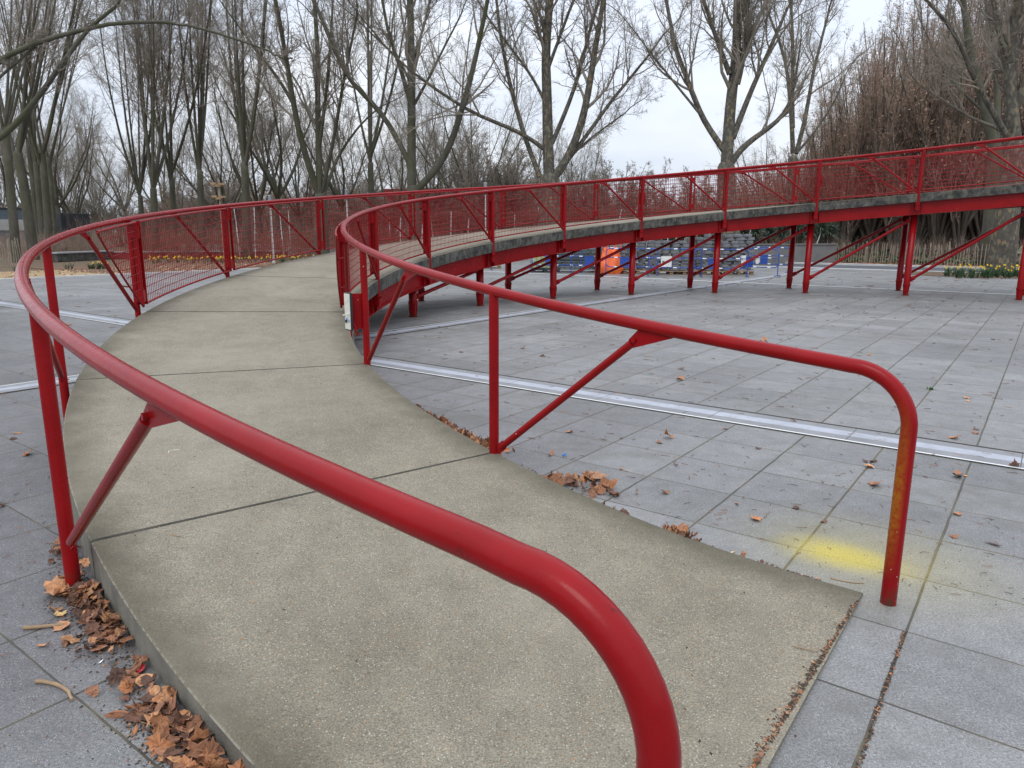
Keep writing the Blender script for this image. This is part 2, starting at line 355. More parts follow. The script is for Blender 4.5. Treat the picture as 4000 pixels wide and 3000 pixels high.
def mk_leaf(name, tr=.12):
    t = NT(name); p = t.pos(); c = t.mix(1., t.attr(), t.ramp(t.noise(60, 3, .6, p), .3, .7, .75, 1.2), 'MULTIPLY'); return t.end(c, .75)
M['leaf'] = mk_leaf('dead_leaf')
M['green'] = mk_leaf('green_blade')
M['blue'] = simple('blue_barrier_paint', (.02, .07, .33), .45, .12, 4)
M['wband'] = simple('white_band', (.75, .76, .76), .5, .05)
M['block'] = simple('recycled_plastic_block', (.15, .155, .165), .75, .35, 5, bump=.3)
M['wood'] = simple('rough_wood', (.28, .19, .11), .85, .3, 8)
M['paling'] = simple('chestnut_paling', (.30, .25, .19), .85, .3, 5)
M['orange'] = simple('orange_bag_fabric', (.75, .13, .025), .55, .15, 5, bump=.4)
M['galv'] = simple('galvanised_steel', (.24, .26, .28), .45, .15, 5, metal=.6)
M['meshp'] = simple('stacked_panel_steel', (.13, .16, .165), .5, .3, 8, metal=.4)
M['tank'] = simple('translucent_tank_plastic', (.42, .50, .40), .35, .1, 2)
M['liquid'] = simple('green_liquid_fill', (.40, .46, .22), .35, .1, 2)
M['black'] = simple('black_plastic', (.012, .012, .014), .5)
M['hole'] = simple('drilled_hole', (.004, .004, .004), .9)
M['cream'] = simple('cream_fixture_plate', (.62, .61, .54), .5, .06, 20)
M['charcoal'] = simple('dark_cladding', (.028, .032, .038), .6, .2, 3)
M['bluegrey'] = simple('blue_grey_cladding', (.10, .13, .16), .5, .2, 1)
M['palew'] = simple('pale_render', (.42, .42, .40), .8, .1, .8)
M['greyw'] = simple('grey_concrete_wall', (.17, .17, .165), .85, .2, 1.5, bump=.3)
M['redwall'] = simple('dark_red_cladding', (.22, .02, .02), .5, .12, 2)
M['cloth1'] = simple('dark_cloth', (.03, .035, .05), .9); M['cloth2'] = simple('ochre_cloth', (.35, .2, .06), .9); M['cloth3'] = simple('violet_cloth', (.2, .12, .32), .9)
M['skin'] = simple('skin', (.45, .27, .2), .6); M['cloth4'] = simple('pale_cloth', (.5, .5, .52), .9)
M['bin'] = simple('green_bin_plastic', (.02, .36, .20), .5)
M['bluep'] = simple('blue_plastic', (.01, .2, .6), .35); M['redp'] = simple('red_wrapper', (.5, .015, .02), .4)
M['paper'] = simple('white_paper', (.75, .75, .73), .8, .05); M['filter'] = simple('cigarette_filter', (.62, .3, .1), .8)
M['grass'] = simple('grass', (.10, .16, .03), .9, .3, 2)
# ------------------------------------------------------------------ ground sheets
def struct(o, name=None): o['kind'] = 'structure'; return o
def sheet(name, pts, z, mat, kind='structure', n=1):
    m = MB(); m.add([(p[0], p[1], z) for p in pts], [tuple(range(len(pts)))]); o = m.build(name, mat); o['kind'] = kind; return o
def uvq(u0, u1, v0, v1): return [uv(u0, v1), uv(u1, v1), uv(u1, v0), uv(u0, v0)]
sheet('ground', [(-600, -300), (600, -300), (600, 900), (-600, 900)], -.012, M['ground'])
PU, PV = 36.2, -28.0
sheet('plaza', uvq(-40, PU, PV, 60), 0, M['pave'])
sheet('mulch_bed', uvq(-40, 34, PV-5.6, PV-.16), .004, M['straw'])
sheet('leaf_bed', uvq(13, 36, PV-9., PV-.16), .008, M['leafmulch'])
sheet('path', uvq(-40, 7.5, PV-11, PV-5.6), .004, M['path'])
sheet('road', uvq(PU+.35, PU+4.6, -22, 70), .004, M['asphalt'])
sheet('lawn', [(10, 68), (120, 68), (120, 110), (10, 110)], .01, M['grass'])
sheet('far_path', [(14, 62), (120, 62), (120, 67), (14, 67)], .012, M['path'])
sheet('leafy_ground', uvq(PU+4.9, PU+26, -22, 60), .006, M['leafmulch'])
for nm, (u0, u1, v0, v1), h in (('kerb', (-40, PU, PV-.16, PV), .05), ('kerb', (PU, PU+.35, PV-.16, 70), .03), ('kerb', (PU+4.6, PU+5.0, -22, 70), .09)):
    m = MB(); P = uvq(u0, u1, v0, v1); m.add([(p[0], p[1], -.01) for p in P]+[(p[0], p[1], h) for p in P], [(4, 5, 6, 7), (0, 1, 5, 4), (1, 2, 6, 5), (2, 3, 7, 6), (3, 0, 4, 7)])
    o = m.build(nm, M['kerb']); o['kind'] = 'structure'
# pale inlaid strips
def strip(v0, v1, u0, u1, along):
    # cross section fractions: dark joint, stone, white, stone, bright edge, dark joint
    w = u1-u0
    parts = [(0, .035, 'dark'), (.035, .085, 'bright'), (.085, .36, 'marble'), (.36, .66, 'white'), (.66, .92, 'marble'), (.92, 1, 'dark')]
    m = MB(); mats = ['dark', 'bright', 'marble', 'white']
    for a, b, k in parts:
        ua, ub = u0+a*w, u0+b*w
        q = uvq(ua, ub, v0, v1) if along == 'v' else uvq(v0, v1, ua, ub)
        m.add([(p[0], p[1], .005) for p in q], [(0, 1, 2, 3)], mats.index(k))
    o = m.build('inlaid_strip', [M[k] for k in mats]); o['kind'] = 'structure'; return o
strip(-28, 30, 5.93, 6.42, 'v')
strip(-30, 36, -8.75, -8.3, 'u')
m = MB(); q = uvq(23.75, 23.95, -28, 8); m.add([(p[0], p[1], .010) for p in q], [(0, 1, 2, 3)]); o = m.build('inlaid_strip', M['bright']); o['kind'] = 'structure'
# ------------------------------------------------------------------ ramp geometry
CX, CY = 6.9035, 10.508; RO, RI = 11.5431, 9.0722; TH0, DTH = 4.10374, -.26562
SO, SI = 11.455, 9.060; CO, CI = 11.2435, 9.4457; HR = 1.0789; XF = -.0417; KMAX = 14
def dz0(k): return -.01019+.19527*k+.01153*k*k-.0006576*k**3
def dz(k, side):                                    # side 0 outer .. 1 inner
    z = dz0(k)+XF*side
    return .012+math.log1p(math.exp((z-.012)*40))/40 if z < .5 else z
def dr(k, side): m_ = max(0., 4-k); return (.00916 if side > .5 else .0095)*m_*m_
def pol(r, k): a = TH0+DTH*k; return np.array([CX+r*math.cos(a), CY+r*math.sin(a)])
def P3(r, k, z): q = pol(r, k); return np.array([q[0], q[1], z])
def rr(side, base, k): return base+dr(k, side)
def kend(r):                                        # where the slab end line crosses radius r
    lo, hi = -.5, .5
    for _ in range(40):
        mid = (lo+hi)/2; v = float(pol(r, mid)@E2)
        if v > -.503: lo = mid
        else: hi = mid
    return (lo+hi)/2
bridge = empty('ramp_footbridge', tuple(P3(10, 0, 0)))
tag(bridge, 'long curving concrete ramp walkway rising on red steel beams and columns', 'footbridge')
bo = np.array(bridge.location)
_h = [0, .0035, .011, .025, .045, .07, .10, .14, .19, .25, .32, .41]; SROW = _h+[.5]+[1-x for x in _h[::-1]]
for kk in range(0, KMAX):
    ns = 14; nr = len(SROW)-1; top = []; g = .0046
    A = np.zeros((ns+1, nr+1, 3)); col = np.zeros((ns+1, nr+1, 3))
    for i in range(ns+1):
        for j in range(nr+1):
            s_ = SROW[j]
            ka = (kend(SO+(SI-SO)*s_+dr(0, s_)*(1)) if kk == 0 else kk+g); kb = kk+1-g
            k = ka+(kb-ka)*i/ns
            rO = SO+dr(k, 0); rI = SI+dr(k, 1); r = rO+(rI-rO)*s_
            ed = min(r-rI, rO-r); z = dz(k, s_)-.006*max(0, 1-ed/.012)**2
            A[i, j] = P3(r, k, z); wdt = .38
            e_ = max(0, 1-ed/wdt); col[i, j] = (e_, 1. if ed < .003 else 0., 0)
    m = MB(); m.grid(A, 0, True, flip=True); m.col[-1] = col.reshape(-1, 3)
    dn = np.array([0, 0, -.205]); low = 0 if kk > 0 else 0
    def side_strip(L_, flip):
        L_ = np.array(L_); B_ = L_.copy(); B_[:, 2] = L_[:, 2]-.2 if kk >= 3 else np.minimum(L_[:, 2]-.2, -.02)
        m.grid(np.stack([L_, B_]), 1, False, flip=flip)
    side_strip(A[:, 0], True); side_strip(A[:, -1], False); side_strip(A[0], False); side_strip(A[-1], True)
    bot = A.copy(); bot[:, :, 2] -= .2
    if kk >= 3: m.grid(bot, 1, False)
    m.v = [v-bo for v in m.v]
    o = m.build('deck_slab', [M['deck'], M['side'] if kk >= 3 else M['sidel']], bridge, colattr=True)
    if kk >= 1 and kk < 13:                         # dark sealed joint between two slabs
        mj = MB(); nn = 12; A2 = np.zeros((2, nn, 3))
        for i, dk in enumerate((-.0060, .0060)):
            for j in range(nn):
                s_ = .01+.98*j/(nn-1); k = kk+dk; rO = SO+dr(k, 0); rI = SI+dr(k, 1); A2[i, j] = P3(rO+(rI-rO)*s_, k, dz(kk, s_)-.014)
        mj.grid(A2, 0, flip=True); mj.v = [v-bo for v in mj.v]; mj.build('joint_seal', M['joint'], bridge)
m = MB()                                             # solid concrete base under the low end
ks = np.linspace(.9, 3.42, 18)
A = np.array([[P3(rr(0, SO, k)-.07, k, -.02), P3(rr(0, SO, k)-.07, k, dz(k, 0)-.1), P3(rr(1, SI, k)+.07, k, dz(k, 1)-.1), P3(rr(1, SI, k)+.07, k, -.02)] for k in ks])
m.grid(A, 0); m.add(A[-1], [(0, 1, 2, 3)]); m.v = [v-bo for v in m.v]; m.build('concrete_base', M['sidel'], bridge)
def beam(side):
    r0 = SI+.13 if side else SO-.13; m = MB(); ks = np.linspace(3.38, KMAX-.05, 110)
    pr = [(-.065, 0), (.065, 0), (.065, -.014), (.006, -.014), (.006, -.296), (.065, -.296), (.065, -.31), (-.065, -.31), (-.065, -.296), (-.006, -.296), (-.006, -.014), (-.065, -.014), (-.065, 0)]
    A = np.array([[P3(r0+a, k, dz(k, side)-.215+b) for a, b in pr] for k in ks]); m.grid(A, 0, flip=True); m.add(A[0][:-1], [tuple(range(12))])
    for k in range(4, KMAX):
        for dk in (-.045, .045):
            for sg in (1, -1):
                q = P3(r0+sg*.035, k+dk, dz(k, side)-.37); m.box(q, (.06, .012, .28), rotz(TH0+DTH*(k+dk)))
    m.v = [v-bo for v in m.v]; m.build('edge_beam', M['red'], bridge)
def rotz(a): c, s = math.cos(a), math.sin(a); return np.array([[c, -s, 0], [s, c, 0], [0, 0, 1]])
beam(0); beam(1)
def zb(k, side): return dz(k, side)-.215-.31
col_mesh = {}
for side, r0 in ((1, CI), (0, CO)):
    for k in range(5, KMAX):
        b = P3(r0, k, 0); zt = zb(k, side)+.02
        m = MB(); m.lathe((0, 0, 0), [(.083, .29), (.083, zt), (0, zt)], 20, smooth=True)
        o = m.build('column', M['red'], bridge); o.location = b-bo
        f = MB(); f.lathe((0, 0, 0), [(.095, .012), (.095, 0)], 20); f.lathe((0, 0, 0), [(0, .012), (.095, .012)], 20)
        f.lathe((0, 0, 0), [(.052, .012), (.078, .262), (.096, .266), (.096, .296), (.084, .302)], 20)
        for i in range(6):
            a = i*PI/3; R_ = rotz(a); f.add(np.array([(.05, -.005, .012), (.066, -.005, .012), (.092, -.005, .262), (.074, -.005, .262), (.05, .005, .012), (.066, .005, .012), (.092, .005, .262), (.074, .005, .262)])@R_.T, [(0, 1, 2, 3), (7, 6, 5, 4), (1, 5, 6, 2)])
        fo = f.build('column_foot', M['red'], o)
        # cross plate at the head
    for k in range(5, KMAX-1):
        a = P3(r0, k, .36); b = P3(r0, k+1, zb(k+1, side)-.06); d = b-a; d /= np.linalg.norm(d)
        m = MB(); m.tube([a+d*.14, b-d*.14], .038, 12)
        for q, s_ in ((a, 1), (b, -1)):
            m.box(q+d*s_*.12, (.16, .012, .11), np.stack([d, np.cross([0, 0, 1], d)/np.linalg.norm(np.cross([0, 0, 1], d)), np.cross(d, np.cross([0, 0, 1], d)/np.linalg.norm(np.cross([0, 0, 1], d)))], 1))
            m.tube([q+d*s_*.13+np.cross([0, 0, 1], d)*.03, q+d*s_*.13-np.cross([0, 0, 1], d)*.03], .018, 8)
        m.v = [v-bo for v in m.v]; m.build('column_brace', M['red'], bridge)
for k in range(5, KMAX):                             # cross beams between the two edge beams
    m = MB(); z = (zb(k, 0)+zb(k, 1))/2+.16; a = P3(SI+.14, k, z-.02); b = P3(SO-.14, k, z+.02); d = (b-a)/np.linalg.norm(b-a)
    R_ = np.stack([d, np.cross([0, 0, 1], d), np.cross(d, np.cross([0, 0, 1], d))], 1)
    for zz, hh, ww in ((0, .28, .012), (.14, .014, .12), (-.14, .014, .12)): m.box((a+b)/2+np.array([0, 0, zz]), (np.linalg.norm(b-a), ww, hh), R_)
    m.v = [v-bo for v in m.v]; m.build('cross_beam', M['red'], bridge)
# ------------------------------------------------------------------ railings
RT = .033                                            # tube radius of the handrail
def railing(side, name, label, k0):
    base = RI if side else RO; root = empty(name, tuple(P3(rr(side, base, 0), 0, 0))); tag(root, label, 'railing')
    ro_ = np.array(root.location); sg = 1 if side else -1          # direction from the rail towards the walkway
    def put(m, nm, mat=None, parent=None): m.v = [v-ro_ for v in m.v]; return m.build(nm, mat or M['red'], parent or root)
    R = lambda k: rr(side, base, k)
    ztop = lambda k: dz0(k)+XF*side+HR-RT*0 if k > .9 else (dz0(k)+XF*side+HR)
    # handrail with its bend down to the ground
    m = MB(); P = []; rb = .25; arc = abs(DTH)*R(0)
    kb = k0+rb/arc; zc = ztop(kb)
    P += [P3(R(k0), k0, z) for z in np.linspace(-.01, zc-rb, 8)]
    for a in np.linspace(0, PI/2, 14)[1:]:
        P.append(P3(R(k0), k0+(1-math.cos(a))*rb/arc, zc-rb+math.sin(a)*rb))
    P += [P3(R(k), k, ztop(k)) for k in np.arange(kb+.03, KMAX-.2, .05)]
    m.tube(P, RT, 20); put(m, 'handrail', M['redend'] if side else M['red'])
    for k in range(1, KMAX):
        m = MB(); low = 0. if k < 3 else dz0(k)+XF*side-.425
        if k <= 3: low = .0
        if side and k == 3: low = .12
        m.tube([P3(R(k), k, low), P3(R(k), k, ztop(k)-.01)], .0325, 16)
        if k >= 4:
            m.box(P3(R(k)+sg*.02, k, low+.11), (.075, .10, .19), rotz(TH0+DTH*k))
            for dd in (-.035, .035):
                m.tube([P3(R(k)-.06*sg, k+dd/2.4, low+.15), P3(R(k)+.06*sg, k+dd/2.4, low+.15)], .014, 8)
        po = put(m, 'post')
        if side and k == 1:
            h = MB(); q = P3(R(k), k, .38); dd = -q/np.linalg.norm(q)*np.array([1, 1, 0]); dd = dd/np.linalg.norm(dd); dd = rotz(-.55)@dd
            h.lathe(q-ro_+dd*.0304, [(0, 0), (.0075, 0)], 12, M=np.stack([np.cross([0, 0, 1], dd), np.array([0, 0, 1.]), dd], 1)); h.build('drilled_hole', M['hole'], po)
        # diagonal brace from the foot of the post back to the rail of the lower bay
        a = P3(R(k), k-.018, dz0(k)+XF*side+.03); kt = k-.50; b = P3(R(kt), kt, ztop(kt)-RT)
        d = (b-a)/np.linalg.norm(b-a); m = MB(); m.tube([a+d*.05, b-d*.11], .0225, 14)
        s2 = np.cross(d, [0, 0, 1.]); s2 /= np.linalg.norm(s2); up = np.cross(s2, d)
        Rm = np.stack([d, s2, up], 1)
        m.box(a+d*.035, (.09, .008, .06), Rm); m.tube([a+d*.05-s2*.02, a+d*.05+s2*.02], .010, 8)
        # tapered gusset under the rail
        c0 = b-d*.12; tdir = P3(R(kt-.08), kt-.08, ztop(kt-.08))-P3(R(kt), kt, ztop(kt)); tdir /= np.linalg.norm(tdir)
        q = [c0-up*.026, c0+up*.026, b-tdir*.05, b+tdir*.17]
        V = [x+s2*.005 for x in q]+[x-s2*.005 for x in q]
        m.add(V, [(0, 1, 2, 3), (7, 6, 5, 4), (0, 4, 5, 1), (1, 5, 6, 2), (2, 6, 7, 3), (3, 7, 4, 0)])
        m.tube([b-d*.085-s2*.022, b-d*.085+s2*.022], .012, 8); put(m, 'brace')
        # mesh panels: a small raking one before post 3, then one in every bay
    rp = lambda k: R(k)+sg*.085
    zt = lambda k: ztop(k)-.035; zl = lambda k: dz0(k)+XF*side+.085
    def bar(m, pts, w, h=None):                      # flat bars, radial width w
        m.tube(pts, w, 6, smooth=False)
    for k in range(2, KMAX-1):
        p = empty('mesh_panel'); p.parent = root
        fr = MB(); wi = MB()
        if k == 2:
            ka, kb_ = 2.535, 2.985; kk_ = lambda z: None
            tl, tr, br = P3(rp(ka), ka, zt(ka)), P3(rp(kb_), kb_, zt(kb_)), P3(rp(kb_), kb_, zl(kb_)-.02)
            tp = [P3(rp(x), x, zt(x)) for x in np.linspace(ka, kb_, 8)]
            fr.tube(tp, .014, 8); fr.tube([tr, br], .016, 6)
            dg = [P3(rp(ka+(kb_-ka)*s), ka+(kb_-ka)*s, zt(ka)+(zl(kb_)-.02-zt(ka))*s) for s in np.linspace(0, 1, 10)]; fr.tube(dg, .012, 8)
            for s in (.3, .72):
                x = ka+(kb_-ka)*s; z = zt(ka)+(zl(kb_)-zt(ka))*s; fr.tube([P3(rp(x), x, z), P3(R(x-.03), x-.045, z+.03)], .008, 6)
            zd = lambda x: zt(ka)+(zl(kb_)-.02-zt(ka))*(x-ka)/(kb_-ka)
            for x in np.arange(ka+.012, kb_, .0200): wi.tube([P3(rp(x), x, zt(x)), P3(rp(x), x, zd(x))], .0033, 4, cap=False)
            for i in range(1, 10):
                zz = lambda x: zt(x)-(zt(kb_)-zl(kb_))*i/10
                xs = [x for x in np.linspace(ka, kb_+.02, 14) if zz(x) > zd(x)]
                if len(xs) > 1: wi.tube([P3(rp(x)+sg*.004, x, zz(x)) for x in xs], .0048, 4, cap=False)
        else:
            ka, kb_ = k+.022, k+.982; xs = np.linspace(ka, kb_, 14)
            for zf in (zt, zl): fr.tube([P3(rp(x), x, zf(x)) for x in xs], .014, 8)
            for x in (ka, kb_):
                q = P3(rp(x), x, (zt(x)+zl(x))/2); fr.box(q, (.034, .022, zt(x)-zl(x)+.02), rotz(TH0+DTH*x))
            for x in np.arange(ka+.013, kb_-.005, .0200 if not side else .0212): wi.tube([P3(rp(x), x, zt(x)), P3(rp(x), x, zl(x))], .0033, 4, cap=False)
            for i in range(1, 10): wi.tube([P3(rp(x)+sg*.004, x, zt(x)+(zl(x)-zt(x))*i/10) for x in xs], .0048, 4, cap=False)
        fr.v = [v-ro_ for v in fr.v]; wi.v = [v-ro_ for v in wi.v]
        fr.build('frame', M['red'], p); wi.build('wires', M['red'], p)
        if k >= 3:                                   # flat plates that carry the panels on the post
            for zc_, hh in ((zt(k)-.11, .14), (zl(k)+.10, .14)):
                m = MB(); m.box(P3(R(k)+sg*.05, k, zc_), (.09, .10, hh), rotz(TH0+DTH*k)); put(m, 'panel_bracket')
            m = MB(); m.box(P3(R(k)+sg*.058, k-.004, (zt(k)+zl(k))/2), (.05, .012, zt(k)-zl(k)), rotz(TH0+DTH*k)); put(m, 'post_plate')
    return root, put, R
r_out, put_o, R_o = railing(0, 'railing', 'red tubular railing along outer side of ramp, passing close in front', .0)
r_in, put_i, R_i = railing(1, 'railing', 'red tubular railing along inner side of ramp, end post sprayed yellow', -.019)
# light fixtures on every second inner post; the lowest one hangs open
rin_o = np.array(r_in.location)
for k in (2, 4, 6, 8, 10, 12):
    q = P3(R_i(k), k, dz0(k)+XF+.56 if k > 2 else dz0(k)+XF+.50); a = TH0+DTH*k
    f = empty('light_fixture'); f.parent = r_in; Rz = rotz(a)
    kd = np.array([math.sin(a), -math.cos(a), 0])      # up-ramp direction
    rd = np.array([math.cos(a), math.sin(a), 0])
    if k == 2:
        bp = MB(); c = q+kd*.02+rd*.075; bp.box(c, (.125, .012, .33), Rz)
        bp.tube([c+rd*.04-kd*.01+np.array([0, 0, -.10]), c+rd*.03-kd*.05+np.array([0, 0, -.14]), c+rd*.02-kd*.05+np.array([0, 0, -.22]), c-rd*.03-kd*.04+np.array([0, 0, -.2])], .006, 8)
        bp.v = [v-rin_o for v in bp.v]; bp.build('backing_plate', M['red'], f)
        wh = MB(); Rp = rotz(a-PI/2-.42+PI/2); cc = q+rd*.15+kd*.02; Rw = rotz(a-1.3)
        wh.box(cc, (.115, .022, .35), Rw, bev=.004); wh.v = [v-rin_o for v in wh.v]; wh.build('back_frame', M['black'], f)
        w2 = MB(); nrm_ = Rw@np.array([0, -1., 0]); ax = Rw@np.array([1., 0, 0])
        if nrm_@(-cc) < 0: nrm_ = -nrm_
        w2.box(cc+nrm_*.012, (.103, .006, .33), Rw, bev=.002)
        for x_, z_ in ((-.035, -.02), (.04, -.035)): w2.tube([cc+ax*x_+nrm_*.01+np.array([0, 0, z_]), cc+ax*x_+nrm_*.04+np.array([0, 0, z_])], .008, 8)
        w2.v = [v-rin_o for v in w2.v]; w2.build('cream_plate', M['cream'], f)
        w3 = MB(); w3.box(cc+nrm_*.018+ax*.02+np.array([0, 0, -.09]), (.026, .014, .026), Rw)
        for x_, z_ in ((-.02, .1), (.02, .08)): w3.tube([cc+ax*x_+nrm_*.01+np.array([0, 0, z_]), cc+ax*x_+nrm_*.017+np.array([0, 0, z_])], .004, 6)
        w3.v = [v-rin_o for v in w3.v]; w3.build('terminal', M['black'], f)
        w4 = MB(); w4.tube([cc+nrm_*.022+ax*(-.05+i*.018)+np.array([0, 0, -.075-.02*math.sin(i*1.7)]) for i in range(6)], .003, 5)
        w4.v = [v-rin_o for v in w4.v]; w4.build('wire', M['bluep'], f)
    else:
        bp = MB(); c = q+kd*.05+rd*.06; bp.box(c, (.012, .12, .30), Rz); bp.box(q+kd*.05+rd*.03, (.06, .10, .03), Rz); bp.v = [v-rin_o for v in bp.v]; bp.build('backing_plate', M['red'], f)
        wh = MB(); c = q+kd*.05+rd*.13; wh.box(c, (.07, .13, .30), Rz, bev=.01)
        for i in range(4): wh.box(c+rd*.04+np.array([0, 0, -.09+i*.06]), (.03, .12, .012), Rz@np.array([[1, 0, .35], [0, 1, 0], [-.35, 0, 1]]))
        wh.v = [v-rin_o for v in wh.v]; wh.build('louvred_housing', M['charcoal'], f)
# ------------------------------------------------------------------ bare trees
def tubes(P, R, k):
    """P (B,n,3) polylines, R (B,n) radii -> verts, quads"""
    B, n, _ = P.shape; T = np.gradient(P, axis=1); T /= np.linalg.norm(T, axis=2, keepdims=True)+1e-9
    ref = np.where(np.abs(T[:, :1, 2:3]) < .8, np.array([0, 0, 1.]), np.array([1., 0, 0])); ref = np.broadcast_to(ref, P.shape)
    N = np.cross(T, ref); N /= np.linalg.norm(N, axis=2, keepdims=True)+1e-9; Bn = np.cross(T, N)
    a = np.arange(k)*2*PI/k
    V = P[:, :, None]+R[:, :, None, None]*(np.cos(a)[None, None, :, None]*N[:, :, None]+np.sin(a)[None, None, :, None]*Bn[:, :, None])
    idx = np.arange(B*n*k).reshape(B, n, k); i2 = np.roll(idx, -1, 2)
    Q = np.stack([idx[:, :-1], i2[:, :-1], i2[:, 1:], idx[:, 1:]], -1).reshape(-1, 4)
    return V.reshape(-1, 3), Q
def grow(rng, S, D, Ln, R0, n, wig, trop, taper=.25, grav=0.):
    B = len(S); P = np.zeros((B, n+1, 3)); P[:, 0] = S; d = D/np.linalg.norm(D, axis=1, keepdims=True)
    for i in range(n):
        d = d+rng.normal(0, wig, (B, 3))+np.array([0, 0, 1.])*(trop-grav*i/n)
        d /= np.linalg.norm(d, axis=1, keepdims=True); P[:, i+1] = P[:, i]+d*(Ln/n)[:, None]
    t = np.linspace(0, 1, n+1); R = R0[:, None]*(1-(1-taper)*t[None])
    return P, R
def kids(rng, P, R, per, t0, t1, a0, a1, lf, rf, Ls, up=0., rmin=.002):
    B, n, _ = P.shape; t = rng.uniform(t0, t1, (B, per)); x = t*(n-1); i = np.minimum(x.astype(int), n-2); f = (x-i)[..., None]
    b = np.arange(B)[:, None]; S = P[b, i]*(1-f)+P[b, i+1]*f; T = P[b, i+1]-P[b, i]; T /= np.linalg.norm(T, axis=2, keepdims=True)+1e-9
    Rl = R[b, i]*(1-f[..., 0])+R[b, i+1]*f[..., 0]
    q = rng.normal(0, 1, S.shape); q -= T*(q*T).sum(2, keepdims=True); q[..., 2] += up; q /= np.linalg.norm(q, axis=2, keepdims=True)
    a = rng.uniform(a0, a1, (B, per))[..., None]; D = T*np.cos(a)+q*np.sin(a)
    Ln = Ls[:, None]*lf*(1-.55*t)*rng.uniform(.55, 1.2, (B, per)); Rr = np.maximum(Rl*rf*rng.uniform(.7, 1.1, (B, per)), rmin)
    return S.reshape(-1, 3), D.reshape(-1, 3), Ln.ravel(), Rr.ravel()
def tree_mesh(rng, limbs, trunk, name, mats, twig_mat, c1=14, c2=9, c3=7, tw=.0045, l1=.46, l2=.5, l3=.62, ups=.3, spread=(.45, 1.0), t0=.25):
    """limbs: list of (points, r0, r1); trunk: (points, radii). returns trunk mesh, crown mesh"""
    Vs, Qs, off = [], [], 0
    def put(P, R, k):
        nonlocal off
        V, Q = tubes(P, R, k); Vs.append(V); Qs.append(Q+off); off += len(V)
    put(trunk[0][None], trunk[1][None], 14)
    LP = np.stack([l[0] for l in limbs]); LR = np.stack([l[1] for l in limbs]); put(LP, LR, 9)
    tm = fast_mesh(name+'_trunk', np.concatenate(Vs), np.concatenate(Qs), [mats])
    Vs, Qs, off = [], [], 0
    LL = np.linalg.norm(np.diff(LP, axis=1), axis=2).sum(1)
    s, d, l, r = kids(rng, LP, LR, c1, t0, .98, spread[0], spread[1], l1, .45, LL, ups, .012); P1, R1 = grow(rng, s, d, l, r, 7, .13, .10, .3); put(P1, R1, 4)
    s, d, l, r = kids(rng, P1, R1, c2, .15, 1., .4, 1.1, l2, .5, l, ups*.6, .006); P2, R2 = grow(rng, s, d, l, r, 5, .22, .03, .4, .10); put(P2, R2, 3)
    s, d, l, r = kids(rng, P2, R2, c3, .1, 1., .4, 1.2, l3, .6, l, .1, tw); P3_, R3 = grow(rng, s, d, np.maximum(l, .12), r, 4, .3, .0, .5, .12); put(P3_, R3, 3)
    cm = fast_mesh(name+'_crown', np.concatenate(Vs), np.concatenate(Qs), [twig_mat])
    return tm, cm, P2
def smooth_poly(P, n):
    P = np.asarray(P, float); d = np.r_[0, np.cumsum(np.linalg.norm(np.diff(P, axis=0), axis=1))]; t = np.linspace(0, d[-1], n)
    Q = np.stack([np.interp(t, d, P[:, i]) for i in range(3)], 1)
    for _ in range(3): Q[1:-1] = (Q[:-2]+2*Q[1:-1]+Q[2:])/4
    return Q
def key_tree(seed, base_px, Y, tpx, limbs_px, label, group=None, bark='bark', tw='twig', px2m=None, c=(13, 8, 6), flare=1.35, **kw):
    """base_px: foot column; tpx: [(x,y,w)] trunk polyline; limbs_px: [(pts, w0, w1)], widths in photo px"""
    rng = np.random.default_rng(seed); s = Y/F; base = np.array(gx(base_px, Y)); n = 14
    tp = [base]+[atd(x, y, Y) for x, y, w in tpx]; tp = smooth_poly(tp, n); wr = np.interp(np.linspace(0, 1, n), np.linspace(0, 1, len(tpx)+1), [tpx[0][2]*flare]+[w for _, _, w in tpx])*s/2; top_ = tp[-1]+(tp[-1]-tp[-2])/np.linalg.norm(tp[-1]-tp[-2])*wr[-1]*.8; tp = np.concatenate([tp, [(tp[-1]+top_)/2, top_]]); wr = np.r_[wr, wr[-1]*.8, wr[-1]*.25]
    L_ = []; calm = kw.pop('calm', 0)
    for li, (pts, w0, w1) in enumerate(limbs_px):
        sl = (rng.uniform(-.32, .32)+rng.choice([-.08, .08]))*(.1 if calm or li == 0 else 1); q = []
        p0 = atd(*pts[0], Y)
        for x, y in pts:
            p = atd(x, y, Y); h = np.linalg.norm(p-p0); q.append(atd(x, y, Y+sl*h))
        Q = smooth_poly(q, n); d = Q[-1]-Q[-3]; d /= np.linalg.norm(d)
        # carry the limb on beyond the frame
        ext, _ = grow(rng, Q[-1:], d[None], np.array([.5 if calm else 2.5]), np.array([.05]), 5, .12, .05)
        Q = np.concatenate([Q, ext[0][1:]]); rr_ = np.linspace(w0, w1, n)*s/2; rr_ = np.r_[rr_, np.linspace(rr_[-1]*.9, max(.015, rr_[-1]*.3), 5)]
        j = rng.normal(0, .010, Q.shape)*np.linspace(0, 1, len(Q))[:, None]; L_.append((Q+j-base, rr_))
    tm, cm, _ = tree_mesh(rng, L_, (tp-base, wr), 'tree', M[bark], M[tw], c1=c[0], c2=c[1], c3=c[2], **kw)
    e = empty('bare_tree', base); tag(e, label, 'tree', group); obj('trunk', tm, e); obj('crown', cm, e); return e
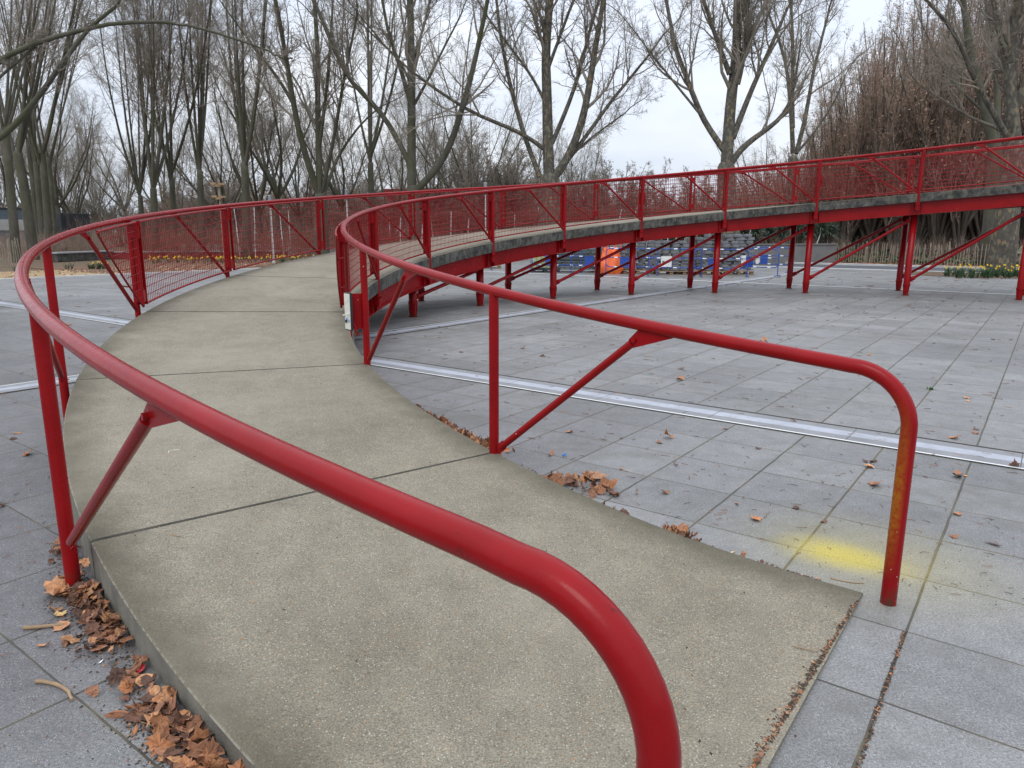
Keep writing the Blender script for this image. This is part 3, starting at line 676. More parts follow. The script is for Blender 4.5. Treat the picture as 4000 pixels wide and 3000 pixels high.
def vase(seed, h=15., nl=6, fork=3.8, r=.24, spread=.36, c=(13, 8, 6), bark='bark', tw='twig', wig=.07, **kw):
    rng = np.random.default_rng(seed); n = 14; t = np.linspace(0, 1, n)
    tp = np.stack([.12*np.sin(t*2+seed), .1*np.sin(t*3), t*fork], 1); tr = r*(1+.35*(1-t)**6)*(1-.22*t); L_ = []
    for i in range(nl):
        a = i*2*PI/nl+rng.uniform(-.5, .5); s = spread*rng.uniform(.25, 1.15) if i else .08; d = np.array([math.cos(a)*s, math.sin(a)*s, 1.])
        st = tp[-1]*(1-.0)-np.array([0, 0, rng.uniform(0, .35)*fork*.5 if i else 0])
        P, R = grow(rng, st[None], (d+np.array([math.cos(a), math.sin(a), 0])*.35)[None], np.array([(h-fork)*rng.uniform(.75, 1.08)]), np.array([r*rng.uniform(.42, .62)]), 18, wig, .05, .12)
        L_.append((P[0], R[0]))
    return tree_mesh(rng, L_, (tp, tr), 'vase', M[bark], M[tw], c1=c[0], c2=c[1], c3=c[2], **kw)
K = key_tree
K(1, 2150, 40, [(2150, 850, 90), (2146, 700, 76)], [
 ([(2146, 700), (2139, 560), (2139, 407), (2129, 203), (2149, 0), (2155, -120)], 44, 26), ([(2136, 590), (2047, 515), (1878, 461), (1776, 400), (1668, 325), (1539, 230), (1458, 122)], 17, 6),
 ([(2110, 690), (2081, 624), (2034, 488), (1986, 305), (1953, 136), (1939, 0)], 20, 10), ([(2156, 560), (2217, 420), (2264, 285), (2298, 136), (2339, 0)], 18, 9),
 ([(2160, 700), (2200, 660), (2237, 590), (2285, 441), (2312, 271), (2346, 68), (2370, -80)], 34, 14), ([(2190, 660), (2258, 576), (2353, 441), (2441, 325), (2522, 237), (2590, 136)], 18, 6),
 ([(2160, 680), (2271, 570), (2339, 515), (2414, 461)], 13, 5), ([(2140, 420), (2080, 300), (1990, 180), (1900, 60)], 12, 6), ([(2130, 300), (2180, 160), (2230, 30), (2260, -60)], 14, 8)],
 'tall many-limbed plane tree behind the middle of the ramp', bark='plane', c=(19, 11, 9))
K(2, 1612, 40, [(1612, 850, 56), (1612, 735, 47)], [
 ([(1608, 740), (1607, 560), (1607, 407), (1607, 203), (1600, 0), (1600, -120)], 36, 22), ([(1600, 640), (1519, 475), (1458, 400), (1363, 325), (1302, 190), (1227, 0)], 22, 12),
 ([(1630, 740), (1690, 680), (1742, 624), (1790, 475), (1831, 339), (1878, 136), (1905, 0)], 28, 14), ([(1602, 400), (1566, 271), (1519, 136), (1492, 0)], 18, 9),
 ([(1612, 420), (1675, 305), (1742, 170), (1800, 60)], 12, 5), ([(1606, 330), (1560, 230), (1470, 150), (1380, 60)], 10, 4), ([(1610, 250), (1650, 120), (1680, 0)], 12, 6)],
 'straight grey tree with one big limb rising to the right, left of the tall plane', c=(19, 11, 9))
K(3, 1253, 42, [(1253, 860, 52), (1253, 770, 46)], [
 ([(1250, 765), (1244, 600), (1241, 443), (1241, 190), (1228, 0)], 26, 14), ([(1240, 750), (1205, 640), (1171, 538), (1146, 405), (1101, 127), (1076, 0)], 27, 12),
 ([(1148, 410), (1095, 317), (987, 177), (900, 60)], 14, 6), ([(1260, 750), (1304, 538), (1342, 317), (1393, 63)], 16, 8), ([(1265, 760), (1323, 601), (1400, 494), (1480, 420)], 15, 5), ([(1245, 600), (1270, 400), (1290, 180), (1300, 0)], 14, 7)],
 'mossy vase-shaped tree forking low just above the outer railing', c=(18, 11, 9))
K(4, 2850, 38, [(2840, 800, 80), (2836, 650, 62)], [
 ([(2838, 650), (2845, 540), (2853, 407), (2880, 203), (2880, 0), (2885, -100)], 46, 26), ([(2830, 590), (2790, 530), (2737, 461), (2703, 353), (2636, 190), (2602, 0)], 24, 12),
 ([(2862, 540), (2934, 353), (3002, 203), (3076, 34)], 24, 10), ([(2855, 640), (2880, 590), (2941, 542), (3042, 475), (3097, 393), (3110, 271)], 26, 8),
 ([(2850, 290), (2798, 149), (2758, 34), (2730, -60)], 20, 10), ([(2880, 330), (2900, 250), (2914, 136), (2920, 0)], 22, 12), ([(2730, 440), (2640, 330), (2560, 230), (2470, 110)], 10, 4), ([(2870, 250), (2940, 120), (2990, 0)], 14, 8)],
 'dark plane tree with wide curved limbs standing alone before the open sky', bark='plane', c=(19, 11, 9))
K(5, 3092, 46, [(3095, 820, 40), (3097, 620, 36)], [
 ([(3097, 600), (3097, 542), (3083, 339), (3063, 203), (3002, 54)], 18, 8), ([(3110, 600), (3144, 475), (3178, 271), (3232, 68)], 18, 8), ([(3096, 500), (3094, 407), (3097, 136), (3090, 0)], 18, 8), ([(3110, 600), (3180, 520), (3260, 400), (3300, 300)], 10, 4)],
 'slender plane tree right of the dark one, in front of hornbeams', bark='plane', c=(17, 10, 8))
K(6, 3920, 29.5, [(3935, 850, 82), (3962, 560, 76)], [
 ([(3965, 580), (3950, 450), (3944, 339), (3958, 136), (3978, 0)], 50, 36), ([(3950, 560), (3880, 440), (3800, 300), (3734, 122), (3619, 0)], 24, 10),
 ([(3950, 540), (3924, 508), (3788, 461), (3686, 393), (3585, 325)], 14, 5), ([(3970, 420), (4010, 280), (4060, 100)], 30, 18), ([(3950, 250), (3900, 120), (3880, 0)], 22, 14)],
 'thick flaking plane trunk at the right edge, ringed by daffodils', bark='plane', c=(15, 10, 8), flare=1.2)
K(7, 3868, 38, [(3876, 850, 56), (3884, 560, 46)], [
 ([(3884, 580), (3842, 407), (3788, 203), (3761, 0)], 38, 20), ([(3890, 560), (3900, 400), (3880, 200), (3850, 0)], 24, 12), ([(3860, 450), (3780, 380), (3700, 300), (3640, 180)], 12, 5)],
 'smooth grey-green trunk just left of the thick flaking plane', c=(15, 10, 8), flare=1.2)
K(8, -170, 15, [(-160, 700, 130), (-160, 560, 120)], [
 ([(-160, 420), (-60, 250), (0, 203), (127, 171), (222, 139), (354, 101), (506, 76), (633, 79), (760, 89), (918, 146), (1050, 200)], 23, 6),
 ([(-150, 600), (-60, 590), (0, 544), (63, 494), (158, 367), (266, 215), (317, 127), (443, 32)], 26, 12), ([(-150, 450), (-40, 340), (0, 300), (70, 240), (140, 180)], 15, 6), ([(-160, 560), (-170, 300), (-160, 0)], 90, 60)],
 'tree at the left edge whose long limb arches across the sky', c=(13, 8, 6), l1=.15, t0=.3, calm=1)
ltr = [(57, 38, 32, (20, 500), 'leaning leftmost trunk of the avenue, ivy-flecked, by the wooden fence'), (126, 42, 38, (70, 600), 'stout pale trunk forking at mid height, second in the avenue'),
       (150, 56, 20, (110, 560), 'thin trunk hidden partly behind the stout pale avenue trunk'), (168, 52, 24, (140, 640), 'mossy trunk fourth from the left in the avenue'), (193, 48, 28, (165, 600), 'patchy bark trunk fifth from the left in the avenue'),
       (216, 60, 18, (190, 620), 'trunk at the right end of the avenue cluster, beside dark container')]
for i, (bx, Y, w, (tx, ty), lb) in enumerate(ltr):
    lm = []; rg = np.random.default_rng(50+i)
    for j in range(5):
        e = tx+(-1 if rg.random() < .45 else 1)*rg.uniform(20, 190); y0 = ty+rg.uniform(0, 60); xm = tx+(e-tx)*.45
        lm.append(([(tx, y0), ((tx+xm)/2+rg.uniform(-8, 8), y0-120), (xm, y0-280), ((xm+e)/2, y0-450), (e, y0-640)], w*rg.uniform(.32, .5), w*.14))
    K(20+i, bx, Y, [(tx+(bx-tx)*.5, (ty+900)/2, w*.95), (tx, ty, w*.8)], lm, lb, bark='bark', c=(12, 8, 6), flare=1.1)
mtr = [(556, 50, 20, 770, 'thin leaning trunk left of a pair of slim trees beyond the railing'), (607, 46, 27, 740, 'forked slim tree above the first mesh panels of outer railing'), (680, 48, 22, 700, 'straight slim tree second right of the avenue gap'),
       (789, 47, 24, 670, 'slim grey tree with high crown left of bird-box tree'), (964, 44, 30, 640, 'upright mossy tree with tight fork over outer railing'), (1455, 50, 24, 640, 'spindly tree between mossy vase tree and straight grey tree')]
for i, (bx, Y, w, fy, lb) in enumerate(mtr):
    lm = []; rg = np.random.default_rng(80+i); cxn = bx-8
    for j in range(6):
        e = cxn+rg.uniform(-170, 170) if j else cxn-10; y0 = fy+rg.uniform(-40, 30); xm = cxn+(e-cxn)*.55
        lm.append(([(cxn, y0), (cxn+(e-cxn)*.3, y0-130), (xm, y0-270), (cxn+(e-cxn)*.8, y0-450), (e, y0-660)], w*rg.uniform(.38, .6), w*.18))
    K(40+i, bx, Y, [(bx-4, (fy+900)/2, w), (cxn, fy, w*.9)], lm, lb, bark='bark', c=(17, 10, 7))
# generic trees behind: four shapes, copied
protos = []
for i, (h, nl, fk, r, sp) in enumerate([(16, 7, 3.2, .22, .30), (15, 6, 4.2, .25, .42), (17, 8, 2.6, .2, .34), (13, 7, 2.2, .18, .5)]):
    tm, cm, _ = vase(200+i, h, nl, fk, r, sp, c=(16, 10, 7)); protos.append((tm, cm))
rg = np.random.default_rng(5)
bt = []
for px, Y in [(-60, 62), (250, 66), (300, 78), (345, 92), (260, 105), (395, 110), (60, 75), (10, 90), (140, 84), (200, 120), (440, 125), (330, 140), (1020, 62), (1095, 60), (885, 64), (730, 75), (1180, 72), (1340, 66), (1400, 85), (1540, 62), (1690, 70), (1780, 82), (1850, 64), (1960, 78),
              (650, 90), (500, 100), (930, 95), (1250, 100), (1610, 105), (2060, 90), (3000, 88), (3330, 95), (2250, 98)]:
    bt.append((px, Y))
for i, (px, Y) in enumerate(bt):
    tm, cm = protos[i % 4]; e = empty('bare_tree', gx(px, Y), rg.uniform(0, 6.28)); sc = rg.uniform(.85, 1.1); e.scale = (sc, sc, sc)
    tag(e, 'slim leafless grey tree standing in the park beyond the plaza', 'tree', 'slim leafless trees in the park behind'); obj('trunk', tm, e); obj('crown', cm, e)
# a dense stand of narrow hornbeams at the right: many steep stems, brown leaves still held
hb = []
for i in range(4):
    rng = np.random.default_rng(300+i); n = 16; L_ = []; H = 12.
    for j in range(20):
        a = rng.uniform(0, 6.28); s = rng.uniform(.04, .36); q0 = np.array([math.cos(a)*.12, math.sin(a)*.12, rng.uniform(0, 1.6)])
        P, R = grow(rng, q0[None], np.array([[math.cos(a)*s*1.5, math.sin(a)*s*1.5, 1.]]), np.array([H*rng.uniform(.5, 1.0)]), np.array([rng.uniform(.05, .10)]), n-1, .045, .03, .15); L_.append((P[0], R[0]))
    tp = np.stack([np.zeros(n), np.zeros(n), np.linspace(0, 2, n)], 1)
    tm, cm, P2 = tree_mesh(rng, L_, (tp, np.linspace(.2, .14, n)), 'hornbeam', M['barkd'], M['twigr'], c1=20, c2=7, c3=4, l1=.24, l2=.5, l3=.5, spread=(.25, .6), ups=.8, t0=.12)
    pts = P2[:, 2:].reshape(-1, 3); pts = pts[(pts[:, 2] > 2.5)]; pts = pts[rng.integers(0, len(pts), 4600)]+rng.normal(0, .14, (4600, 3))
    sz = rng.uniform(.03, .065, (len(pts), 1, 1)); A = rng.normal(0, 1, (len(pts), 1, 3)); B_ = rng.normal(0, 1, (len(pts), 1, 3)); A /= np.linalg.norm(A, axis=2, keepdims=True); B_ /= np.linalg.norm(B_, axis=2, keepdims=True)
    V = (pts[:, None]+sz*np.concatenate([A, B_*.6, -A, -B_*.6], 1)).reshape(-1, 3); Q = np.arange(len(V)).reshape(-1, 4)
    cc = np.array([.32, .215, .15])*rng.uniform(.5, 1.6, (len(pts), 1)); lm_ = fast_mesh('hornbeam_leaves', V, Q, [M['leaf']], smooth=False, col=np.repeat(cc, 4, 0)); hb.append((tm, cm, lm_))
k_ = 0
for px, Y, sc in [(3000, 66, .62), (3070, 60, .66), (3130, 68, .78), (3190, 58, .72), (3240, 66, .9), (3290, 56, .82), (3340, 63, 1.), (3390, 56, .98), (3440, 60, 1.15), (3490, 54, 1.05), (3530, 62, 1.3), (3580, 54, 1.2), (3620, 60, 1.4), (3660, 53, 1.25),
                  (3700, 60, 1.4), (3745, 52, 1.25), (3790, 58, 1.4), (3835, 54, 1.3), (3900, 60, 1.4), (3960, 54, 1.3), (4020, 60, 1.4), (4080, 52, 1.3), (2935, 72, .6), (2880, 78, .55), (3160, 74, .9), (3420, 70, 1.2), (3215, 60, .85), (3265, 70, 1.0), (3315, 60, 1.0), (3365, 70, 1.2), (3465, 66, 1.3), (3555, 70, 1.5), (3640, 68, 1.55), (3720, 68, 1.6), (3810, 68, 1.6), (3100, 76, .8), (3040, 74, .7), (2960, 80, .65)]:
    sc = float(np.interp(px, [2880, 3000, 3100, 3200, 3300, 3450, 3600, 4100], [.5, .55, .70, .95, 1.2, 1.5, 1.72, 1.78]))*Y/60*rg.uniform(.84, 1.04)
    tm, cm, lm_ = hb[k_ % 4]; e = empty('hornbeam', gx(px, Y), rg.uniform(0, 6.28)); e.scale = (sc**.55*1.15, sc**.55*1.15, sc)
    tag(e, 'narrow multi-stemmed hornbeam with brown winter leaves, in the dense stand at right', 'tree', 'narrow brown hornbeams in a dense stand'); obj('trunk', tm, e); c_ = obj('crown', cm, e); obj('leaves', lm_, e); k_ += 1
# brown bushes and low trees closing the view
bs = []
for i in range(4):
    rng = np.random.default_rng(400+i); n = 10; L_ = []
    for j in range(16):
        a = rng.uniform(0, 6.28); s = rng.uniform(.1, .7); P, R = grow(rng, np.array([[math.cos(a)*.3, math.sin(a)*.3, 0]]), np.array([[math.cos(a)*s, math.sin(a)*s, 1.]]), np.array([rng.uniform(2.2, 4.2)]), np.array([.035]), n-1, .09, .04, .3); L_.append((P[0], R[0]))
    tp = np.stack([np.zeros(n), np.zeros(n), np.linspace(0, .3, n)], 1)
    tm, cm, _ = tree_mesh(rng, L_, (tp, np.linspace(.06, .04, n)), 'bush', M['barkd'], M['twigr' if i % 2 else 'twig'], c1=13, c2=7, c3=4, l1=.4, l2=.5, l3=.5, tw=.008); bs.append((tm, cm))
rg = np.random.default_rng(9)
for i in range(150):
    px = rg.uniform(-150, 4150); Y = rg.uniform(70, 120) if i % 3 else rg.uniform(125, 165)
    if 2330 < px < 2800: sc = rg.uniform(.9, 1.5)
    elif px < 700: sc = rg.uniform(.9, 1.5)
    else: sc = rg.uniform(1.3, 2.5)
    if Y > 124: sc *= 1.25
    if 3250 < px < 3950 and Y < 100: Y += 45
    e = empty('shrub', gx(px, Y), rg.uniform(0, 6.28)); e.scale = (sc*1.25, sc*1.25, sc); tag(e, 'large leafless brown shrub on the far side of the park', 'shrub', 'leafless brown shrubs closing the view')
    tm, cm = bs[i % 4]; obj('stems', tm, e); obj('twigs', cm, e)
for px, Y, sc in [(2330, 66, 1.9), (2420, 72, 2.0), (2520, 74, 1.9), (2640, 78, 1.8), (2730, 80, 1.6), (1900, 58, 2.2), (2010, 60, 1.9), (1830, 66, 2.3)]:
    e = empty('small_tree', gx(px, Y), rg.uniform(0, 6.28)); e.scale = (sc, sc, sc); tag(e, 'small round-headed leafless tree low on the skyline behind the ramp', 'tree', 'small round trees on the skyline')
    tm, cm = bs[int(px) % 4]; obj('trunk', tm, e); obj('crown', cm, e)
# ------------------------------------------------------------------ leaves
def leaf_outline(rng, kind):
    if kind == 0:      # lobed plane leaf
        pr = [(0, -.14), (.12, -.08), (.22, -.20), (.36, -.16), (.42, -.02), (.58, .10), (.44, .14), (.42, .26), (.50, .42), (.34, .40), (.24, .46), (.20, .60), (.10, .62), (.02, .82), (-.08, .64), (-.20, .58), (-.25, .46), (-.36, .42), (-.52, .42), (-.42, .26), (-.45, .14), (-.58, .08), (-.42, -.03), (-.36, -.17), (-.22, -.19), (-.12, -.08)]
    elif kind == 1:    # torn fragment
        pr = [(0, -.3), (.28, -.22), (.3, .05), (.42, .22), (.12, .3), (.02, .45), (-.2, .3), (-.3, .05), (-.24, -.2)]
    else:              # folded long piece
        pr = [(0, -.5), (.14, -.25), (.17, .1), (.08, .42), (0, .55), (-.09, .35), (-.15, .0), (-.1, -.3)]
    P = np.array(pr)*1.0; return P*(1+rng.normal(0, .04, P.shape))
def leaf_geo(rng, size, curl=.35, kind=None):
    kind = rng.choice([0, 1, 1, 2]) if kind is None else kind
    P = leaf_outline(rng, kind)*size; n = len(P); c = P.mean(0)
    ring = (P-c)*.55+c; V = np.concatenate([[c], ring, P])
    a = rng.uniform(0, 6.28); u = V@np.array([math.cos(a), math.sin(a)]); w = V@np.array([-math.sin(a), math.cos(a)])
    z = curl*(u*u/size*1.4+w*w/size*rng.uniform(-.8, .8))+rng.normal(0, .035*size, len(V))*(np.arange(len(V)) > 0)
    V3 = np.c_[V, z-z.min()+.001]; Fc = [(0, 1+i, 1+(i+1) % n) for i in range(n)]+[(1+i, 1+n+i, 1+n+(i+1) % n, 1+(i+1) % n) for i in range(n)]
    return V3, Fc
def randrot(rng, tilt):
    a = rng.uniform(0, 6.28); Rz = rotz(a); tx = rng.normal(0, tilt); ty = rng.normal(0, tilt)
    cx_, sx_ = math.cos(tx), math.sin(tx); cy_, sy_ = math.cos(ty), math.sin(ty)
    return np.array([[1, 0, 0], [0, cx_, -sx_], [0, sx_, cx_]])@np.array([[cy_, 0, sy_], [0, 1, 0], [-sy_, 0, cy_]])@Rz
def leafcol(rng):
    b = [(.30, .125, .05), (.20, .085, .04), (.13, .06, .035), (.38, .19, .09), (.26, .12, .065), (.09, .045, .03)][rng.integers(0, 6)]
    return np.array(b)*rng.uniform(.85, 1.4)
def litter(name, label, rng, spots, n, size=(.05, .12), tilt=.5, hmax=.06, crumbs=0, cat='leaf litter'):
    """spots: callable -> (x, y, z, local pile height 0..1)"""
    m = MB()
    for i in range(n):
        x, y, z, hh = spots(); V, Fc = leaf_geo(rng, rng.uniform(*size), rng.uniform(.1, .8)); R_ = randrot(rng, tilt); V = V@R_.T
        V[:, 2] -= V[:, 2].min(); m.add(V+np.array([x, y, z+.002+rng.uniform(0, hmax)*hh]), Fc, 0, False, leafcol(rng))
    for i in range(crumbs):
        x, y, z, hh = spots(); s = rng.uniform(.0022, .008); a = rng.uniform(0, 3.14); V = np.array([(-s, -s*.35, 0), (s, -s*.3, .001), (s*.8, s*.35, s*.4), (-s*.7, s*.3, s*.3), (0, 0, s*.7)])@rotz(a).T
        m.add(V+np.array([x, y, z+.001]), [(0, 1, 4), (1, 2, 4), (2, 3, 4), (3, 0, 4), (0, 3, 2, 1)], 0, False, np.array([.045, .032, .02])*rng.uniform(.6, 1.6) if rng.random() < .6 else leafcol(rng)*rng.choice([.7, 1., 1.4]))
    o = m.build(name, M['leaf'], colattr=True); tag(o, label, cat, None, 'stuff'); return o
rng = np.random.default_rng(21)
def along_outer(k0, k1, w, dens=None):
    def f():
        k = rng.uniform(k0, k1)
        if dens: 
            while rng.random() > dens(k): k = rng.uniform(k0, k1)
        d = abs(rng.normal(0, w)); q = pol(rr(0, SO, k)+.02+d, k); return q[0], q[1], 0., max(0, 1-d/(w*2))
    return f
def along_inner(k0, k1, w):
    def f():
        k = rng.uniform(k0, k1); d = abs(rng.normal(0, w)); q = pol(rr(1, SI, k)-.015-d, k); return q[0], q[1], 0., max(0, 1-d/(w*2))
    return f
dn_ = lambda k: 1. if (k > .78 and k < .98) or (k > .42 and k < .64) else (.22 if k < 1.06 else .18)
litter('leaf_litter', 'brown plane leaves drifted along the left side of the ramp slab', rng, along_outer(.36, 1.2, .075, dn_), 400, (.03, .09), .36, .035, 3200)
def heap_inner():
    k = rng.uniform(1.04, 1.52); t = abs(rng.normal(0, .42)); w = .30*math.sin((k-1.0)/.54*PI)**.5; q = pol(rr(1, SI, k)-.01-t*w, k); return q[0], q[1], max(0, (dz(k, 1)-.03)*(1-t*.85)*rng.uniform(.3, 1.)), .2
litter('leaf_litter', 'dense heap of small brown leaves behind the first inner post', rng, heap_inner, 620, (.03, .075), .8, .03, 250)
litter('leaf_litter', 'thin drift of brown leaves along the inner edge below the near post', rng, along_inner(.70, 1.02, .04), 170, (.03, .085), .7, .04, 120)
def heap(px, py, rx, ry):
    g = gnd(px, py)
    def f():
        a, b = rng.normal(0, 1, 2); q = g[:2]+E1*a*ry+(-E2)*b*rx; return q[0], q[1], 0., max(0, 1-(a*a+b*b)/3)
    return f
litter('leaf_litter', 'small heap of curled leaves on the pavers by the inner edge', rng, heap(2290, 1902, .12, .05), 42, (.05, .11), .6, .05, 60)
litter('leaf_litter', 'little tuft of shredded leaves against inner slab edge', rng, along_inner(.545, .63, .018), 55, (.025, .06), .9, .04, 150)
litter('leaf_litter', 'crumbled brown debris at inner edge near the cigarette end', rng, along_inner(.10, .48, .010), 8, (.02, .05), .6, .01, 420)
litter('leaf_litter', 'leaves caught by the inner edge left of cigarette end', rng, along_inner(.35, .44, .02), 26, (.03, .08), .7, .03, 120)
def endline():
    t = rng.uniform(0, 1)**.8; a = gnd(3350, 2362); b = gnd(2930, 3060); q = a[:2]+(b[:2]-a[:2])*t; off = abs(rng.normal(0, .006+.020*t))*(.4+.6*math.sin(t*23)**2); q = q-E2*off*1.; return q[0], q[1], .016, .1
litter('joint_debris', 'crumbs of bark and leaf along the front end of the ramp', rng, endline, 8, (.012, .028), .6, .004, 950, 'debris')
def joint_line(p0, p1, w):
    a, b = gnd(*p0), gnd(*p1)
    def f():
        t = rng.uniform(0, 1); q = a[:2]+(b[:2]-a[:2])*t+E2*rng.normal(0, w); return q[0], q[1], .001, .1
    return f
litter('joint_debris', 'brown crumbs filling the wide paver joint beside the ramp end', rng, joint_line((3534, 2469), (3350, 3010), .004), 0, (.01, .02), .3, .003, 300, 'debris')
# single leaves that can be told apart
def leaf_thing(px, py, size, label, col, kind=0, z=None, curl=.4, group=None, tilt=.12, nm='fallen_leaf', cat='leaf'):
    g = gnd(px, py) if z is None else gnd(px, py, z); V, Fc = leaf_geo(rng, size, curl, kind); V = V@randrot(rng, tilt).T; V[:, 2] -= V[:, 2].min()-.002; m = MB(); m.add(V, Fc, 0, False, col)
    o = m.build(nm, M['leaf'], colattr=True); o.location = (g[0], g[1], 0 if z is None else z); tag(o, label, cat, group); return o
leaf_thing(200, 2318, .17, 'large tan plane leaf lying flat beside the leaning post foot', (.46, .22, .10), 0, None, .25)
leaf_thing(235, 2405, .08, 'pale yellow-brown leaf scrap near the broken stick', (.55, .36, .15), 1)
leaf_thing(245, 2450, .10, 'torn orange leaf touching the end of the broken stick', (.48, .24, .12), 1)
leaf_thing(2150, 1778, .10, 'curled brown leaf with blue plastic ring beside it', (.3, .15, .08), 2, None, 1.)
leaf_thing(2310, 1870, .14, 'big dry plane leaf on top of the small heap', (.36, .19, .11), 0)
leaf_thing(2600, 1928, .085, 'brown leaf with a long stalk, alone on the pavers', (.24, .12, .07), 1, None, .8)
leaf_thing(2640, 2070, .11, 'curled leaf by the inner slab edge above cigarette end', (.34, .16, .08), 0)
leaf_thing(1010, 1883, .05, 'small folded tan leaf lying on the ramp slab', (.36, .2, .13), 1, dz(.75, .5)+.003, .8)
leaf_thing(2652, 1483, .10, 'curled orange leaf on pavers beyond the pale strip', (.42, .2, .1), 0, None, .7)
lc = []
for i in range(105):
    px = rng.uniform(1750, 4000) if i % 4 else rng.uniform(0, 480); py = rng.uniform(1160, 2300) if i % 4 else rng.uniform(1110, 2000)
    g = gnd(px, py); d_ = math.hypot(g[0]-CX, g[1]-CY)
    if SI-.15 < d_ < SO+.25: continue
    leaf_thing(px, py, rng.uniform(.035, .10), 'small dry brown leaf scattered on the grey pavers', leafcol(rng)*1.25, None, None, rng.uniform(.2, 1.), 'dry leaves scattered over the plaza')
# twigs and seed balls on the paving: too many to count
m = MB()
for i in range(1000):
    if i % 5: px = rng.uniform(1500, 4050); py = 1085+ (rng.random()**1.7)*1500
    else: px = rng.uniform(-50, 900); py = 1110+(rng.random()**1.3)*1500
    g = gnd(px, py); d_ = math.hypot(g[0]-CX, g[1]-CY); th_ = math.atan2(g[1]-CY, g[0]-CX)
    if SI-.03 < d_ < SO+.03 or abs(g[1]) > 33: continue
    Lg = rng.uniform(.010, .034)*(.5+g[1]*.16); a = rng.uniform(0, PI)
    n = 5; P = np.zeros((n, 3)); ang = a
    for j in range(1, n): ang += rng.normal(0, .35); P[j] = P[j-1]+np.array([math.cos(ang), math.sin(ang), 0])*Lg/n*2
    P[:, 2] = .004+.003*g[1]*.1; c_ = leafcol(rng)*rng.uniform(.4, 1.); m.tube(P+g, (.0008+.00028*g[1])*np.linspace(1, .5, n), 4, cap=False, smooth=False, col=c_)
o = m.build('fallen_twigs', M['leaf'], colattr=True); tag(o, 'thin fallen twigs strewn over the grey paving', 'twigs', None, 'stuff')
m = MB()
for i in range(1700):
    if i % 4: px = rng.uniform(1500, 4050); py = 1150+(rng.random()**.9)*1850
    else: px = rng.uniform(-50, 900); py = 1200+rng.random()*1800
    g = gnd(px, py); d_ = math.hypot(g[0]-CX, g[1]-CY)
    if SI-.02 < d_ < SO+.02: continue
    s = rng.uniform(.0012, .003)*(1+g[1]*.14); V = np.array([(s, 0, 0), (0, s, 0), (-s, 0, 0), (0, -s, 0), (0, 0, s), (0, 0, 0)])*rng.uniform(.7, 1.3, (6, 3)); m.add(V+g, [(0, 1, 4), (1, 2, 4), (2, 3, 4), (3, 0, 4)], 0, False, leafcol(rng)*rng.uniform(.25, .9))
for i in range(260):                                  # and on the deck
    k = rng.uniform(.02, 3.5); s_ = rng.uniform(.04, .96); r = SO+dr(k, 0)+(SI+dr(k, 1)-SO-dr(k, 0))*s_; p = P3(r, k, dz(k, s_)+.0005); s = rng.uniform(.002, .005)
    V = np.array([(s*2, 0, 0), (0, s, 0), (-s*2, 0, 0), (0, -s, 0), (0, 0, s*.7)])@rotz(rng.uniform(0, 3)).T; m.add(V+p, [(0, 1, 4), (1, 2, 4), (2, 3, 4), (3, 0, 4)], 0, False, leafcol(rng)*rng.uniform(.2, 1.))
o = m.build('seed_crumbs', M['leaf'], colattr=True); tag(o, 'tiny seeds and crumbs sprinkled on the paving and ramp', 'debris', None, 'stuff')
def stick(name, px0, px1, r, label, z=0., cat='stick', bend=.02, mat='wood'):
    a, b = gnd(*px0, z), gnd(*px1, z); m = MB(); n = 9; P = np.array([a+(b-a)*t+np.array([0, 0, r*.9])+np.cross(b-a, [0, 0, 1])*math.sin(t*PI)*bend+rng.normal(0, r*.15, 3)*[1, 1, .3] for t in np.linspace(0, 1, n)])
    c0 = P[0].copy(); c0[2] = z; m.tube(P-c0, r*np.linspace(1.1, .8, n)*(1+rng.normal(0, .06, n)), 8); o = m.build(name, M[mat]); o.location = c0; tag(o, label, cat); return o
stick('stick', (92, 2458), (250, 2446), .0085, 'short broken stick with split pale wood, left of the leaf drift')
stick('stick', (140, 2668), (284, 2738), .007, 'bent twig with peeled end lying across a paver joint', bend=-.12)
stick('stick', (515, 2808), (650, 2850), .003, 'thin red-brown stalk pointing at the lower leaf drift', bend=.02)
stick('stick', (3245, 2260), (3375, 2280), .003, 'thin forked twig on yellow-stained paver', bend=.1)
stick('stick', (3095, 2524), (3190, 2545), .0022, 'thin straight twig lying on ramp end near corner', z=.02)
stick('stick', (620, 2050), (705, 2097), .003, 'crooked twig on the slab just below the sealed joint', z=dz(.93, .1)+.002, bend=.15)
def small(name, mk, loc, label, cat):
    o = mk(); o.location = loc; tag(o, label, cat); return o
m = MB(); m.tube([(0, 0, .004), (.012, .004, .004)], .004, 8); o = m.build('cigarette_end', M['filter']); g = gnd(2862, 2160); o.location = g
p_ = MB(); p_.tube([(-.010, -.0033, .004), (0, 0, .004)], .0038, 8); p_.build('paper_end', M['paper'], o); tag(o, 'cigarette end with orange filter beside inner slab edge', 'cigarette end')
m = MB(); a = np.linspace(0, 2*PI, 18)[:-1]; m.tube(np.c_[.014*np.cos(a), .014*np.sin(a), .012+.006*np.cos(a)], .0035, 6, closed=True); o = m.build('plastic_ring', M['bluep']); o.location = gnd(2205, 1782); tag(o, 'small blue plastic ring beside a curled leaf', 'ring')
V, Fc = leaf_geo(rng, .075, .5, 1); m = MB(); m.add(V@randrot(rng, .2).T+[0, 0, .01], Fc); o = m.build('wrapper_scrap', M['redp']); o.location = gnd(545, 2625); tag(o, 'crumpled red scrap among brown leaves by the slab', 'litter')
V, Fc = leaf_geo(rng, .03, .2, 2); m = MB(); m.add(V, Fc); o = m.build('feather', M['paper']); o.location = gnd(394, 2587); tag(o, 'tiny white feather on the left pavers', 'feather')
m = MB()                                              # bird dropping splashes on the slab
c0 = gnd(660, 1760, dz(1.35, .35)+.004)
